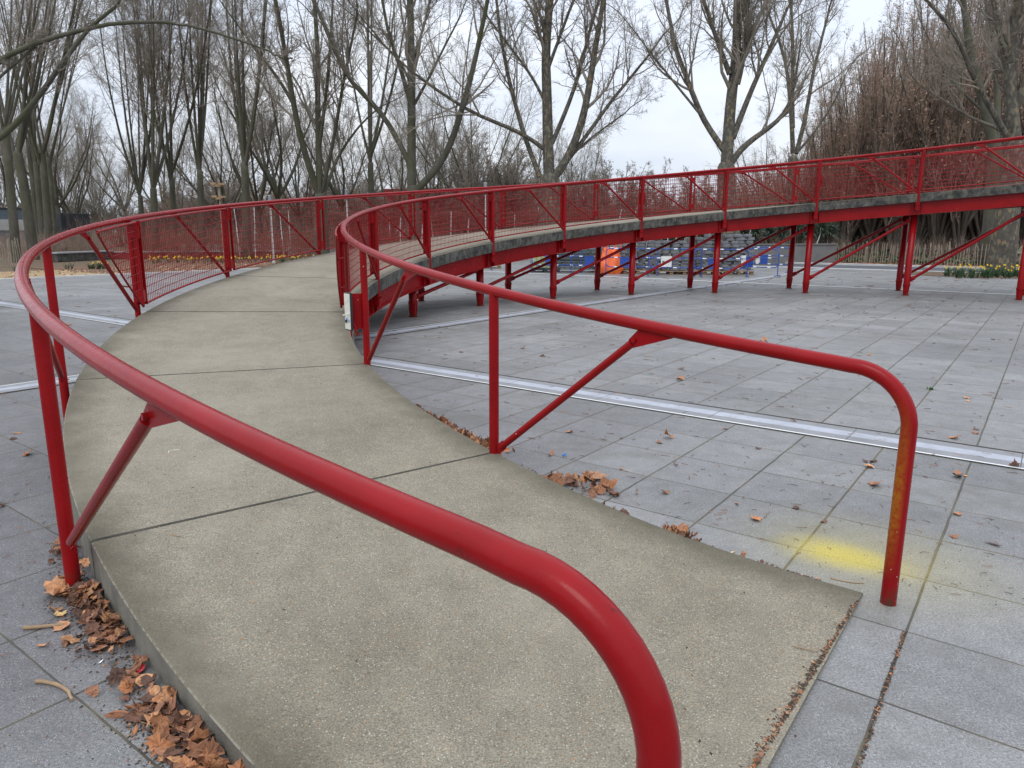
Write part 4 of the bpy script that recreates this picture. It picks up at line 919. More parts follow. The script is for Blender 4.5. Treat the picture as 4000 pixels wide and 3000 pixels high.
m.lathe(c0, [(0, .002), (.012, .002), (.02, 0)], 9)
for a in (.3, 1.7, 3.6, 5.1): m.tube([c0+[.01*math.cos(a), .01*math.sin(a), .001], c0+[.06*math.cos(a), .06*math.sin(a), .001]], .0016, 4)
o = m.build('bird_dropping', M['paper']); tag(o, 'white bird dropping splashed on the ramp slab', 'bird dropping', None)
# ------------------------------------------------------------------ daffodils, ground cover, shrubs
def blades(m, base, n, h, rng, col, w=.012, spread=.25):
    for i in range(n):
        a = rng.uniform(0, 6.28); s = rng.uniform(.2, 1)*spread; hh = h*rng.uniform(.6, 1.1); d = np.array([math.cos(a), math.sin(a), 0]); q = np.array([-d[1], d[0], 0])*w*rng.uniform(.7, 1.2)
        p0 = base+d*.03*rng.random(); p1 = p0+d*s*hh*.5+[0, 0, hh*.65]; p2 = p0+d*s*hh*1.3+[0, 0, hh]; c = np.array(col)*rng.uniform(.6, 1.4)
        m.add([p0-q, p0+q, p1+q, p1-q, p2], [(0, 1, 2, 3), (3, 2, 4)], 0, False, c)
def flower(m, p, rng, s=.04):
    c = np.array([.75, .52, .02])*rng.uniform(.85, 1.1); 
    for i in range(6):
        a = i*PI/3; d = np.array([math.cos(a), math.sin(a)*.4, math.sin(a)*.9]); e = np.array([-math.sin(a), math.cos(a)*.4, math.cos(a)*.9])*.35
        m.add([p, p+s*(d*.6+e), p+s*d, p+s*(d*.6-e)], [(0, 1, 2, 3)], 0, False, c)
    m.lathe(p, [(s*.25, 0), (s*.38, s*.5)], 6, M=np.array([[1, 0, 0], [0, 0, -1], [0, 1, 0]]), col=c*[1, .75, .6])
def daff(label, spots, nb, nf, h=.32):
    m = MB()
    for (x, y) in spots:
        b = np.array([x, y, 0.]); blades(m, b, nb, h*rng.uniform(.6, 1.1), rng, (.03, .07, .025), .010, .8)
        for _ in range(nf if rng.random() < .75 else 0):
            q = b+[rng.normal(0, .09), rng.normal(0, .09), h*rng.uniform(.65, 1.1)]; flower(m, q, rng, rng.uniform(.035, .05)); m.tube([b, q], .004, 3, cap=False, col=(.06, .13, .03))
    o = m.build('daffodils', M['green'], colattr=True); tag(o, label, 'daffodils', None, 'stuff'); return o
sp = []
for i in range(115):
    q = gx(rng.uniform(600, 1330), rng.uniform(36.5, 39.5)+0.); sp.append((q[0], q[1]+(q[0]+17)*.35))
daff('long band of yellow daffodils in the bed behind outer railing', sp, 5, 2)
daff('clump of daffodils at the left end of the mulch bed', [gnd(390+rng.normal(0, 30), 1052)[:2] for _ in range(12)], 12, 1)
daff('sparse tuft of green daffodil leaves on straw mulch', [gnd(275+rng.normal(0, 8), 1052)[:2] for _ in range(3)], 9, 0, .3)
daff('tuft of daffodil leaves beside path at far left', [gnd(62+rng.normal(0, 8), 1062)[:2] for _ in range(3)], 9, 0, .3)
g0 = gnd(3905, 1080); daff('ring of yellow daffodils round the thick plane trunk', [(g0[0]+rng.uniform(-2.3, 2.6), g0[1]+rng.uniform(-1.3, .4)) for _ in range(90)], 14, 1, .42)
o = sheet('tree_pit', [(g0[0]+2.9*math.cos(a), g0[1]+1.2+2.6*math.sin(a)) for a in np.linspace(0, 2*PI, 25)[:-1]], .012, M['ground'])
def twigmass(name, label, spots, h, n, mat, rng, cat='shrub', sp_=.35, r=.006):
    S = []; 
    for (x, y) in spots: S += [(x, y, 0)]*n
    S = np.array(S, float)+np.c_[rng.normal(0, .12, (len(S), 2)), np.zeros(len(S))]; D = np.c_[rng.normal(0, sp_, (len(S), 2)), np.ones(len(S))]
    P, R = grow(rng, S, D, h*rng.uniform(.55, 1.1, len(S)), np.full(len(S), r), 5, .10, .02, .4); V1, Q1 = tubes(P, R, 3)
    s, d, l, rr2 = kids(rng, P, R, 5, .25, 1, .3, .9, .4, .6, np.full(len(S), h), .3, r*.4); P2, R2 = grow(rng, s, d, l, rr2, 3, .15, .03, .4); V2, Q2 = tubes(P2, R2, 3)
    o = obj(name, fast_mesh(name, np.concatenate([V1, V2]), np.concatenate([Q1, Q2+len(V1)]), [M[mat]])); tag(o, label, cat, None, 'stuff'); return o
def region(n, u0, u1, v0, v1): return [uv(rng.uniform(u0, u1), rng.uniform(v0, v1))[:2] for _ in range(n)]
def regpx(n, x0, x1, y0, y1): return [gx(rng.uniform(x0, x1), rng.uniform(y0, y1))[:2] for _ in range(n)]
twigmass('dogwood_stems', 'mass of thin reddish stems behind the daffodil band', regpx(420, 560, 2300, 42, 50), 1.9, 9, 'dogwood', rng)
twigmass('hedge_twigs', 'tangled low bare hedge along the path at left', regpx(150, -150, 420, 44, 52), 1.7, 9, 'twigr', rng)
twigmass('hedge_twigs', 'thicket of bare twigs beyond the path in the park', regpx(420, -150, 2300, 58, 84), 3.0, 8, 'twigr', rng, sp_=.45, r=.014)
twigmass('bramble_twigs', 'bare undergrowth among the hornbeam stems at right', region(160, 50, 64, -18, 24), 1.6, 8, 'twigr', rng)
m = MB()                                              # ivy along the paling fence
for i in range(5200):
    q = np.array(uv(rng.uniform(44.7, 46.6), rng.uniform(-14, 22))); q[2] = abs(rng.normal(0, .28)); s = rng.uniform(.05, .11); R_ = randrot(rng, 1.); m.add(np.array([(-s, 0, 0), (0, -s*.7, .01), (s, 0, 0), (0, s*.7, .01)])@R_.T+q, [(0, 1, 2, 3)], 0, False, np.array([.03, .07, .02])*rng.uniform(.5, 1.8))
o = m.build('ivy', M['green'], colattr=True); tag(o, 'low dark green ivy behind the paling fence', 'ground cover', None, 'stuff')
m = MB()
for i in range(5000):
    q = np.array(uv(rng.uniform(41.4, 44.4), rng.uniform(-16, 26))); V, Fc = leaf_geo(rng, rng.uniform(.08, .16), .5, 1); m.add(V@randrot(rng, .4).T+q+[0, 0, .01], Fc, 0, False, leafcol(rng)*1.1)
o = m.build('leaf_carpet', M['leaf'], colattr=True); tag(o, 'carpet of brown leaves between the road kerb and paling fence', 'leaf litter', None, 'stuff')
m = MB()
for i in range(3800):
    q = np.array(uv(rng.uniform(-6, 34), PV-rng.uniform(.2, 5.4))); V, Fc = leaf_geo(rng, rng.uniform(.05, .12), .5, 1); m.add(V@randrot(rng, .4).T+q+[0, 0, .01], Fc, 0, False, np.array([.5, .36, .2])*rng.uniform(.6, 1.2) if q[0] < -12.2+rng.normal(0, .5) else leafcol(rng)*1.0)
o = m.build('leaf_carpet', M['leaf'], colattr=True); tag(o, 'straw and dead leaves covering the planting bed behind the outer railing', 'leaf litter', None, 'stuff')
# paling fences: pale stakes wired together
def paling(label, p0, p1, h, sp_, rng):
    p0, p1 = np.array(p0[:2]), np.array(p1[:2]); L0 = np.linalg.norm(p1-p0); d = (p1-p0)/L0; root = empty('paling_fence', (p0[0], p0[1], 0)); tag(root, label, 'fence'); m = MB()
    for i in range(int(L0/sp_)):
        q = np.r_[d*(i*sp_+rng.normal(0, .01)), 0]; lean = rng.normal(0, .05, 2); hh = h*rng.uniform(.88, 1.06); m.tube([q+[0, 0, .03], q+[lean[0]*.5, lean[1]*.5, hh*.5], q+[lean[0], lean[1], hh-.04], q+[lean[0], lean[1], hh]], [.019, .019, .016, .004], 5, smooth=False)
    m.build('pales', M['paling'], root); w = MB()
    for z in (.25*h, .75*h): w.tube([np.r_[d*t, z] for t in np.linspace(0, L0, 12)], .005, 4)
    w.build('wire', M['galv'], root)
    for i in range(int(L0/4)+1):
        s = MB(); s.tube([np.r_[d*min(i*4, L0), 0]+[.04, .04, 0], np.r_[d*min(i*4, L0), h*1.08]+[.04, .04, 0]], .035, 7); s.build('post', M['paling'], root)
    return root
paling('chestnut paling fence in front of ivy across the road at right', uv(44.6, -16.5), uv(44.6, 24), 1.12, .135, rng)
paling('weathered paling fence half hidden in twigs at the left edge', gx(-160, 31), gx(95, 34), 1.25, .13, rng)
# ------------------------------------------------------------------ things stored beyond the ramp
def barrier_proto():
    b = empty('crowd_barrier'); f = MB(); Wd, H = 2.0, 1.02; rc = .16
    def rrect(x0, x1, z0, z1, r):
        P = []
        for cx_, cz_, a0 in ((x1-r, z1-r, 0), (x0+r, z1-r, PI/2), (x0+r, z0+r, PI), (x1-r, z0+r, 3*PI/2)):
            for a in np.linspace(a0, a0+PI/2, 6): P.append((cx_+r*math.cos(a), 0, cz_+r*math.sin(a)))
        return P
    f.tube(rrect(-Wd/2, Wd/2, .32, H, rc), .019, 8, closed=True)
    f.tube([(-Wd/2, 0, .68), (Wd/2, 0, .68)], .016, 8)
    for s in (-1, 1):
        f.tube([(s*(Wd/2), 0, .75), (s*(Wd/2), 0, .02)], .018, 8); f.tube([(s*Wd/2, -.22, .015), (s*Wd/2, -.1, .03), (s*Wd/2, .1, .03), (s*Wd/2, .22, .015)], .016, 8)
    f.build('frame', M['blue'], b)
    for x in (-.62, 0, .62):
        for z in (H, .68, .32): w = MB(); w.tube([(x-.07, 0, z), (x+.07, 0, z)], .022, 8); w.build('white_band', M['wband'], b)
    p = MB(); p.box((-.28, 0, .50), (.36, .012, .33)); p.build('blue_plate', M['blue'], b); return b
bp = barrier_proto(); first = True; BY = 27.9
bars = [(1830, 31.5, .2, 'left end of the row, mostly behind ramp columns'), (2175, 29.6, .05, 'in front of the plastic tank'), (2330, 29.4, .02, 'in front of the stacked steel panels'), (2470, 28.2, .0, 'before the orange bag'), (2640, 27.6, -.04, 'carrying a white notice before the pallets'),
        (2820, 27.2, -.03, 'at the right end of the straight row'), (2955, 28.6, -.9, 'turned away at the corner of the storage yard'), (3010, 31.5, -1.0, 'furthest right, by the concrete planter wall')]
for i, (px, Y, a, lb) in enumerate(bars):
    b = bp if i == 0 else copy_tree(bp)
    b.location = gx(px, Y); b.rotation_euler = (0, 0, a); tag(b, 'blue crowd barrier with white bands '+lb, 'barrier', 'blue crowd barriers round the storage yard')
def notice(px, py, Y, w, h, label, a=0.):
    m = MB(); m.box((0, 0, 0), (w, .006, h)); o = m.build('notice', M['bright']); p = atd(px, py, Y); o.location = p; o.rotation_euler = (0, 0, a); t = MB(); t.box((-w*.28, -.0045, -.0), (w*.18, .002, h*.16)); t.build('emblem', M['bluegrey'], o)
    l_ = MB()
    for k, (z, ww) in enumerate(((.05, .3), (.0, .42), (-.05, .36))): l_.box((w*.12, -.0045, z*h*2), (ww*w, .002, .014*h))
    l_.build('printed_lines', M['redp'], o); tag(o, label, 'sign')
notice(2603, 1022, 27.45, .40, .40, 'white notice hung on the blue barrier before the pallets', -.04)
notice(2905, 1015, 28.3, .2, .34, 'small white notice on the turned blue barrier', -.9)
notice(2960, 1012, 31.3, .2, .3, 'small white notice on the furthest blue barrier', -1.)
def pallet(px, Y, a, label):
    e = empty('pallet', gx(px, Y), a); tag(e, label, 'pallet')
    d = MB(); [d.box((0, -.4+i*.2, .135), (1.2, .12, .02)) for i in range(5)]; d.build('deck_boards', M['wood'], e)
    for x in (-.52, 0, .52):
        for y in (-.35, .35): k = MB(); k.box((x, y, .065), (.13, .12, .09), bev=.006); k.build('block', M['wood'], e)
    k = MB(); [k.box((0, y, .01), (1.2, .1, .018)) for y in (-.35, .35)]; k.build('bottom_boards', M['wood'], e)
    return e
bm = MB(); bm.box((-.19, 0, .0), (.25, .32, .118), bev=.012); bm.box((.19, 0, .0), (.25, .32, .118), bev=.012); bm.box((0, .03, -.015), (.16, .2, .06), bev=.01)
bm.box((0, 0, .045), (.56, .10, .028), bev=.008); blk = bm.build('fence_foot_block', M['block']); blk_me = blk.data; bpy.data.objects.remove(blk)
def stack(px, Y, n, label, a=0., dx=0.):
    b = np.array(gx(px, Y)); r = rg.normal
    for i in range(n):
        o = obj('fence_foot_block', blk_me, None, (b[0]+r(0, .05)+dx, b[1]+r(0, .03), .145+.07+i*.13)); o.rotation_euler = (r(0, .012), r(0, .018), a+r(0, .04)+(PI if i % 2 else 0)); tag(o, 'grey plastic fence-foot block '+label, 'block', 'grey plastic fence-foot blocks stacked on pallets')
for px, Y, lb in ((1905, 33.5, 'dark pallet at left end of the yard, behind a ramp column'), (2490, 29.6, 'pallet under the block stack right of orange bag'), (2620, 29.0, 'pallet of the middle block stacks'), (2700, 29.1, 'pallet just right of the middle block stacks'), (2800, 28.9, 'pallet under the tall right-hand block stacks'), (2880, 29.2, 'pallet at the right end of the block stacks')):
    pallet(px, Y, rg.normal(0, .03), 'wooden '+lb)
for px, Y, n, lb in ((1905, 33.5, 2, 'on the low far-left stack'), (2455, 29.5, 8, 'in the stack right of orange bag'), (2520, 29.9, 9, 'in second stack right of orange bag'), (2580, 29.0, 9, 'in the stack behind the white notice'), (2655, 28.9, 9, 'in the stack right of the white notice'), (2715, 29.5, 10, 'in the narrow middle stack'),
                     (2780, 28.9, 11, 'in the tall stack second from the right'), (2850, 28.8, 11, 'in the tallest stack at the right'), (2905, 29.9, 11, 'in the stack behind the tallest one')): stack(px, Y, n, lb, rg.normal(0, .05))
# stacks of steel fence panels lying flat
def flat_panels(px, Y, n, mat, label, w=2.3):
    b = np.array(gx(px, Y))
    me = None
    for i in range(n):
        if me is None:
            m = MB(); 
            for y in (-.5, .5): m.tube([(-w/2, y, 0), (w/2, y, 0)], .02, 6)
            for x in np.linspace(-w/2, w/2, 12): m.tube([(x, -.5, 0), (x, .5, 0)], .012, 5)
            o = m.build('fence_section', M[mat]); me = o.data
        else: o = obj('fence_section', me)
        o.location = (b[0]+rg.normal(0, .05), b[1]+rg.normal(0, .02), .13+i*.052); o.rotation_euler = (0, 0, rg.normal(0, .015)); tag(o, label, 'fence panel', 'steel fence panels stacked flat')
flat_panels(2245, 30.6, 20, 'meshp', 'grey-green steel fence panel lying flat in the left stack')
flat_panels(2370, 31.0, 22, 'galv', 'grey steel fence panel lying flat in the stack beside orange bag', 1.3)
for i in range(7):                                     # frames leaning upright behind the bag
    m = MB(); h = 1.5
    m.tube([(-.5, 0, 0), (-.5, 0, h), (.5, 0, h), (.5, 0, 0)], .018, 6)
    for x in np.linspace(-.4, .4, 9): m.tube([(x, 0, .05), (x, 0, h)], .008, 5)
    o = m.build('barred_section', M['galv']); o.location = gx(2400+i*12, 31.8+i*.07); o.rotation_euler = (-.12, 0, .2); tag(o, 'upright steel barred frame leaning behind the orange bag', 'frame', 'upright steel frames behind the bag')
# plastic tank in a cage
b = gx(2130, 30.6); t_ = empty('tank', b, .04); tag(t_, 'caged plastic liquid tank holding pale green liquid', 'tank')
m = MB(); m.box((0, 0, .62), (1.12, .92, .94), bev=.06); m.build('container', M['tank'], t_)
m = MB(); m.box((0, -.463, .45), (1.0, .01, .5)); m.build('liquid_level', M['liquid'], t_)
m = MB()
for s in (-.5, .5):
    for z in (.18, .45, .75, 1.1): m.tube([(-.59, s*.98, z), (.59, s*.98, z)], .010, 6)
    for x in np.linspace(-.59, .59, 7): m.tube([(x, s*.98, .15), (x, s*.98, 1.1)], .009, 6)
for s in (-.59, .59):
    for z in (.18, .45, .75, 1.1): m.tube([(s, -.49, z), (s, .49, z)], .010, 6)
m.build('cage', M['galv'], t_); m = MB(); m.box((0, 0, .11), (1.2, 1., .04)); [m.box((x, 0, .045), (.14, 1., .09)) for x in (-.5, 0, .5)]; m.build('base', M['charcoal'], t_)
m = MB(); m.lathe((0, 0, 1.09), [(.1, 0), (.1, .04), (0, .04)], 14); m.build('lid', M['black'], t_)
# orange bag
rng = np.random.default_rng(77); n, k = 12, 26; A = np.zeros((n, k+1, 3))
for i in range(n):
    t = i/(n-1); z = .95*t; w = .50*(1-.25*t)*(1+.18*math.sin(t*5))
    for j in range(k):
        a = 2*PI*j/k; r = w*(1+.10*math.sin(3*a+t*4)+.07*math.sin(7*a-t*6)+rng.normal(0, .03)); A[i, j] = (r*math.cos(a), r*.75*math.sin(a), z+.05*math.sin(2*a+1)*t+.10*t*math.sin(5*a))
A[:, k] = A[:, 0]; A[-1, :, :2] *= .55
m = MB(); m.grid(A, 0, True); m.add(A[-1, :k], [tuple(range(k))]); bag = m.build('sack', M['orange']); bag.location = gx(2385, 29.3); tag(bag, 'crumpled orange rubble sack slumped between steel panels and blocks', 'sack')
for s in (-.3, .25): m = MB(); m.tube([(s, -.2, .9), (s-.06, -.26, 1.15), (s+.12, -.25, 1.17), (s+.12, -.2, .9)], [.03, .02, .02, .03], 6); m.build('handle', M['orange'], bag)
m = MB(); m.lathe((.05, -.385, .55), [(0, 0), (.13, 0)], 9, M=np.array([[1, 0, 0], [0, 0, -1], [0, 1, 0]])); 
# concrete planter wall with yuccas
m = MB(); a, b = np.array(gx(2890, 38.5)), np.array(gx(3260, 41.5)); d = (b-a)/np.linalg.norm(b-a); R_ = np.stack([d, np.cross([0, 0, 1], d), [0, 0, 1]], 1); L0 = np.linalg.norm(b-a)
m.box((a+b)/2+[0, 0, .5], (L0, .25, 1.0), R_, bev=.01); m.box((a+b)/2+[0, 0, 1.03], (L0+.1, .35, .07), R_, bev=.01); m.box((a+b)/2+R_[:, 1]*2+[0, 0, .45], (L0, 3.6, .9), R_)
w_ = m.build('planter_wall', M['greyw'], origin=np.array([*((a+b)/2)[:2], 0])); tag(w_, 'low grey concrete planter wall holding spiky plants at right', 'planter')
rng = np.random.default_rng(31)
for i, (px, Y, s) in enumerate([(2900, 40.5, 1.), (2950, 39.8, 1.15), (3000, 41, 1.2), (3050, 40.2, 1.1), (3110, 41, 1.35), (3160, 42, 1.3), (3205, 42, 1.5), (3240, 43, 1.2)]):
    m = MB(); b = np.zeros(3)
    for j in range(130):
        a = rng.uniform(0, 6.28); el = rng.uniform(-.25, 1.45); Lb = s*rng.uniform(.5, .95); dd = np.array([math.cos(a)*math.cos(el), math.sin(a)*math.cos(el), math.sin(el)]); q = np.cross(dd, [0, 0, 1.]); q = q/np.linalg.norm(q)*.028
        p0 = np.array([0, 0, .5*s+rng.uniform(-.1, .3)]); p1 = p0+dd*Lb*.6; p2 = p0+dd*Lb+[0, 0, -.22*Lb*math.cos(el)]; m.add([p0-q, p0+q, p1+q, p1-q, p2], [(0, 1, 2, 3), (3, 2, 4)], 0, False, np.array([.045, .075, .045])*rng.uniform(.4, 1.6))
    lf = m.build('yucca', M['green'], colattr=True); p = gx(px, Y); lf.location = (p[0], p[1], .9); tag(lf, 'spiky dark green yucca growing above the concrete planter wall', 'yucca', 'yuccas in the concrete planter')
    m = MB(); m.tube([(0, 0, -.05), (0, 0, .6*s)], .07, 8); m.build('stem', M['barkd'], lf)
# ------------------------------------------------------------------ far right: bridge wall, people, bin
def wallbox(name, label, cat, pxa, Ya, pxb, Yb, z0, z1, th, mat):
    a, b = np.array(gx(pxa, Ya)), np.array(gx(pxb, Yb)); d = (b-a)/np.linalg.norm(b-a); R_ = np.stack([d, np.cross([0, 0, 1], d), [0, 0, 1]], 1); m = MB(); c = (a+b)/2
    m.box([0, 0, (z0+z1)/2], (np.linalg.norm(b-a), th, z1-z0), R_, bev=.02); o = m.build(name, M[mat]); o.location = (c[0], c[1], 0); tag(o, label, cat); return o, R_, np.linalg.norm(b-a)
o, R_, L0 = wallbox('retaining_wall', 'long grey concrete wall seen between the hornbeam stems', 'wall', 3080, 92, 3640, 92, 0, 5.4, 1., 'greyw')
m = MB(); m.box([0, -.6, 5.5], (L0, .4, .3)); m.build('coping', M['palew'], o)
m = MB(); m.box([0, -.7, 1.2], (L0, .4, .25)); m.build('ledge', M['palew'], o)
o, R_, L0 = wallbox('road_bridge', 'pale flat bridge beyond the park at far right', 'bridge', 3480, 108, 4200, 104, 3.2, 6.0, 7., 'palew')
m = MB(); m.box([0, 3., 1.5], (L0, .5, 3.4), R_); m.build('shade_toned_abutment', M['charcoal'], o)  # charcoal colour puts the shade under the bridge into this box
m = MB(); m.box(R_[:, 1]*-3.6+[0, 0, 6.6], (L0, .2, 1.1), R_); m.build('parapet', M['palew'], o)
def person(px, Y, label, cloth, h=1.7, lean=0., face=0., bag=False):
    e = empty('person', gx(px, Y), face); tag(e, label, 'person'); me = bpy.data.meshes.new('body'); s = h/1.75
    V = [(0, 0, .95), (0, 0, 1.2), (0, 0, 1.42), (0, 0, 1.52), (0, -.01, 1.64), (0, 0, 1.74), (-.19, 0, 1.42), (-.25, .02, 1.14), (-.22, -.12, .92), (.19, 0, 1.42), (.26, .0, 1.14), (.22, -.14, .94), (-.1, 0, .9), (-.12, -.06, .5), (-.13, .04, .06), (-.13, -.12, .03), (.1, 0, .9), (.12, .05, .5), (.13, .16, .07), (.13, .02, .03)]
    E_ = [(0, 1), (1, 2), (2, 3), (3, 4), (4, 5), (2, 6), (6, 7), (7, 8), (2, 9), (9, 10), (10, 11), (0, 12), (12, 13), (13, 14), (14, 15), (0, 16), (16, 17), (17, 18), (18, 19)]
    R0 = [.16, .14, .15, .06, .10, .07, .07, .05, .035, .07, .05, .035, .1, .07, .045, .035, .1, .07, .045, .035]
    me.from_pydata([(x*s, y*s, z*s) for x, y, z in V], E_, []); o = obj('body', me, e); me.materials.append(M[cloth]); md = o.modifiers.new('skin', 'SKIN')
    for i, r in enumerate(R0): me.skin_vertices[0].data[i].radius = (r*s, r*s*.8)
    me.skin_vertices[0].data[0].use_root = True; sb = o.modifiers.new('sub', 'SUBSURF'); sb.levels = 1; sb.render_levels = 1
    m = MB(); m.lathe((0, -.015*s, 1.66*s), [(0, -.12), (.06, -.1), (.085, -.03), (.085, .02), (.06, .08), (0, .1)], 10, smooth=True); m.build('head', M['skin'], e); m = MB(); m.lathe((0, .01*s, 1.69*s), [(.09, -.03), (.095, .02), (.07, .08), (0, .105)], 10, smooth=True); m.build('hair', M['black'], e)
for a in [(3690, 70, 'person in ochre coat walking past hornbeams near green bin', 'cloth2'), (3705, 71, 'person in dark clothes left of the green bin', 'cloth1'), (3722, 68, 'person in pale clothes beside green bin', 'cloth4'), (3797, 84, 'person in violet top far right of green bin', 'cloth3'), (3812, 86, 'person in dark coat standing on far lawn', 'cloth1'), (3830, 82, 'person in pale jacket right of green bin', 'cloth4'), (3488, 66, 'person in dark jacket seen between hornbeam trunks', 'cloth1'), (3510, 67, 'person in pale top between hornbeam trunks', 'cloth4')]: person(a[0], a[1], a[2], a[3], 1.7, 0, rg.uniform(0, 6))
m = MB(); m.lathe((0, 0, 0), [(.22, 0), (.3, .1), (.34, 1.1), (.36, 1.15), (0, 1.3)], 14); o = m.build('litter_bin', M['bin']); o.location = gx(3777, 62); tag(o, 'bright green round litter bin on the far path', 'bin'); m = MB(); m.lathe((0, 0, 1.3), [(.3, 0), (.2, .15), (0, .18)], 12); m.build('lid', M['palew'], o)
# ------------------------------------------------------------------ trellis with pale leaning posts behind the outer railing
rng = np.random.default_rng(12)
def lpost(px, Y, y_top, lean, label=None):
    b = np.array(gx(px, Y)); h = atd(px, y_top, Y)[2]; m = MB(); m.tube([(0, 0, 0), (lean*h, 0, h)], .03, 8); o = m.build('leaning_post', M['wband']); o.location = b
    m = MB(); m.lathe((lean*h, 0, h), [(.055, 0), (.055, .05), (0, .06)], 8); m.build('cap', M['galv'], o); tag(o, 'slim white leaning post standing in the planting behind the railing', 'post', 'slim white leaning posts'); return o
for px, yt, ln in [(935, 800, -.05), (995, 815, .04), (1107, 830, -.04), (1135, 830, 0), (1530, 840, -.05), (1560, 850, .05), (1760, 830, .02), (1935, 845, .05), (1960, 850, -.05), (2010, 840, 0), (2055, 805, .25), (2110, 840, .05), (2385, 810, .2), (2440, 805, .22), (2520, 900, .1), (2600, 900, .1), (2755, 890, .15), (2905, 870, .2), (3170, 870, .3), (1640, 850, .1), (1700, 845, -.1), (1820, 850, .08)]:
    lpost(px, rng.uniform(44, 50), yt+rng.uniform(-8, 8), ln)
for i, (px, yt, Y) in enumerate([(1066, 762, 38), (1362, 738, 42), (1897, 712, 38)]):
    b = gx(px, Y); h = atd(px, yt, Y)[2]; e = empty('lamp_post', b); tag(e, ['slim grey lamp post left of mossy vase tree', 'grey lamp post above outer railing, by the spindly tree', 'tallest grey lamp post, left of the big plane'][i], 'lamp post')
    m = MB(); m.lathe((0, 0, 0), [(.09, 0), (.09, .1), (.05, .12), (.045, h-.6)], 12); m.build('pole', M['palew'], e); m = MB(); m.lathe((0, 0, 0), [(.09, h-.6), (.1, h-.55), (.1, h-.05), (.08, h), (0, h)], 14); m.build('lamp_head', M['galv'], e)
# vine rows: dark red-brown tangled band on wires
def vines(label, pxa, Ya, pxb, Yb, z0, z1, n, mat):
    a, b = np.array(gx(pxa, Ya)), np.array(gx(pxb, Yb)); S = a[None]+(b-a)[None]*rng.uniform(0, 1, (n, 1)); S[:, 2] = rng.uniform(z0, z1, n); S[:, 1] += rng.normal(0, .25, n); D = np.c_[rng.choice([-1, 1], n), rng.normal(0, .2, n), rng.normal(0, .25, n)]
    P, R = grow(rng, S, D, rng.uniform(.6, 2., n), np.full(n, .014), 5, .18, 0, .4); V1, Q1 = tubes(P, R, 3); s, d, l, r2 = kids(rng, P, R, 5, .1, 1, .5, 1.3, .35, .6, np.full(n, 1.2), 0, .006); P2, R2 = grow(rng, s, d, l, r2, 3, .2, 0, .4); V2, Q2 = tubes(P2, R2, 3)
    o = obj('vine_row', fast_mesh('vine_row', np.concatenate([V1, V2]), np.concatenate([Q1, Q2+len(V1)]), [M[mat]])); tag(o, label, 'vines', None, 'stuff')
vines('dark tangled vines trained along wires behind the leaning posts', 1260, 47, 2350, 45, 2.0, 2.9, 900, 'dogwood')
vines('tangled vines on wires continuing to the right', 2300, 45, 3000, 43, 2.1, 3.0, 500, 'dogwood')
# low walls and raised beds
def lowwall(name, label, pa, Ya, pb, Yb, z1, th, mat, cap=None):
    o, R_, L0 = wallbox(name, label, 'wall', pa, Ya, pb, Yb, 0, z1, th, mat)
    if cap: m = MB(); m.box([0, 0, z1+.04], (L0+.1, th+.12, .08), R_, bev=.01); m.build('coping', M[cap], o)
    return o
lowwall('concrete_bench_wall', 'low concrete bench wall with pale coping, left behind the railing', 200, 38.5, 420, 43, .42, .5, 'side', 'path')
lowwall('concrete_bench_wall', 'long low concrete ledge continuing behind the mesh panels', 425, 43.2, 1120, 47, .36, .4, 'redwall', 'path')
lowwall('retaining_wall', 'pale low wall behind the daffodils and leaning posts', 1120, 50, 2500, 47, .55, .3, 'palew')
lowwall('retaining_wall', 'low pale edging wall further back on the left', 700, 60, 1150, 62, .6, .3, 'palew')
o, R_, L0 = wallbox('container', 'dark slatted container beyond the avenue trunks', 'container', 222, 62, 335, 64, 0, 3.1, 2.4, 'charcoal')
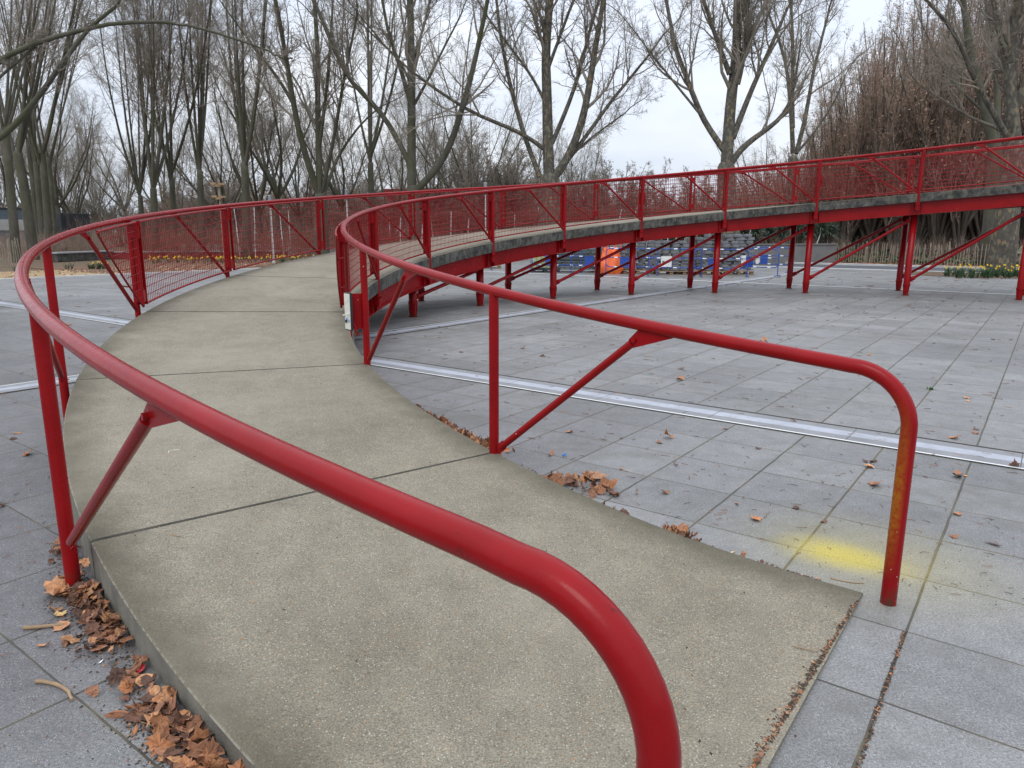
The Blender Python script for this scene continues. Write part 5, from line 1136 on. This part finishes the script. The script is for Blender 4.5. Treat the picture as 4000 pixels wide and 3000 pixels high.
m = MB(); [m.box(R_[:, 1]*-1.22+R_[:, 0]*x+[0, 0, 1.6], (.05, .05, 2.8), R_) for x in np.linspace(-L0/2+.1, L0/2-.1, 9)]; m.build('ribs', M['charcoal'], o)
o, R_, L0 = wallbox('site_cabin', 'blue-grey site cabin at the far left edge', 'cabin', -160, 60, 92, 64, 0.2, 3.4, 2.6, 'bluegrey')
m = MB(); [m.box(R_[:, 1]*-1.32+R_[:, 0]*x+[0, 0, 2.1], (1.3, .04, .9), R_) for x in (-1.6, .4, 2.0)]; m.build('window_band', M['palew'], o); m = MB(); m.box([0, 0, 3.45], (L0+.1, 2.7, .1), R_); m.build('roof', M['charcoal'], o)
o, R_, L0 = wallbox('red_pavilion', 'dark red metal pavilion roof glimpsed behind the bare trees', 'pavilion', 1560, 78, 1770, 76, 4.0, 5.9, 6., 'redwall')
for x in (-3, 0, 3): m = MB(); m.box(R_[:, 0]*x+R_[:, 1]*-2.9+[0, 0, 2.], (.25, .25, 4.), R_); m.build('column', M['redwall'], o)
# wooden bird feeders strapped to a thin post
e = empty('insect_house_post', gx(873, 41)); tag(e, 'wooden post with two tiers of small wooden boxes', 'post'); h = atd(873, 700, 41)[2]
m = MB(); m.tube([(0, 0, 0), (0, 0, h)], .05, 8); m.build('pole', M['paling'], e)
for z in (atd(873, 720, 41)[2], atd(873, 770, 41)[2]):
    for x, zz in ((-.22, .02), (.2, 0), (0, -.08)): m = MB(); m.box((x, -.08, z+zz), (.32, .24, .12), rotz(x), bev=.01); m.build('wooden_box', M['wood'], e)
# grass tufts at column feet
for px, py, lb in ((3635, 1522, 'weed sprouting from a paver joint behind the end post'),):
    m = MB(); g = gnd(px, py); [blades(m, np.array([rng.normal(0, .12 if py < 1200 else .01), rng.normal(0, .05 if py < 1200 else .01), 0]), 8, .10 if py < 1200 else .03, rng, (.06, .12, .02), .006, .9) for _ in range(10 if py < 1200 else 2)]
    o = m.build('weed_tuft', M['green'], colattr=True); o.location = g; tag(o, lb, 'weeds', None, 'stuff')
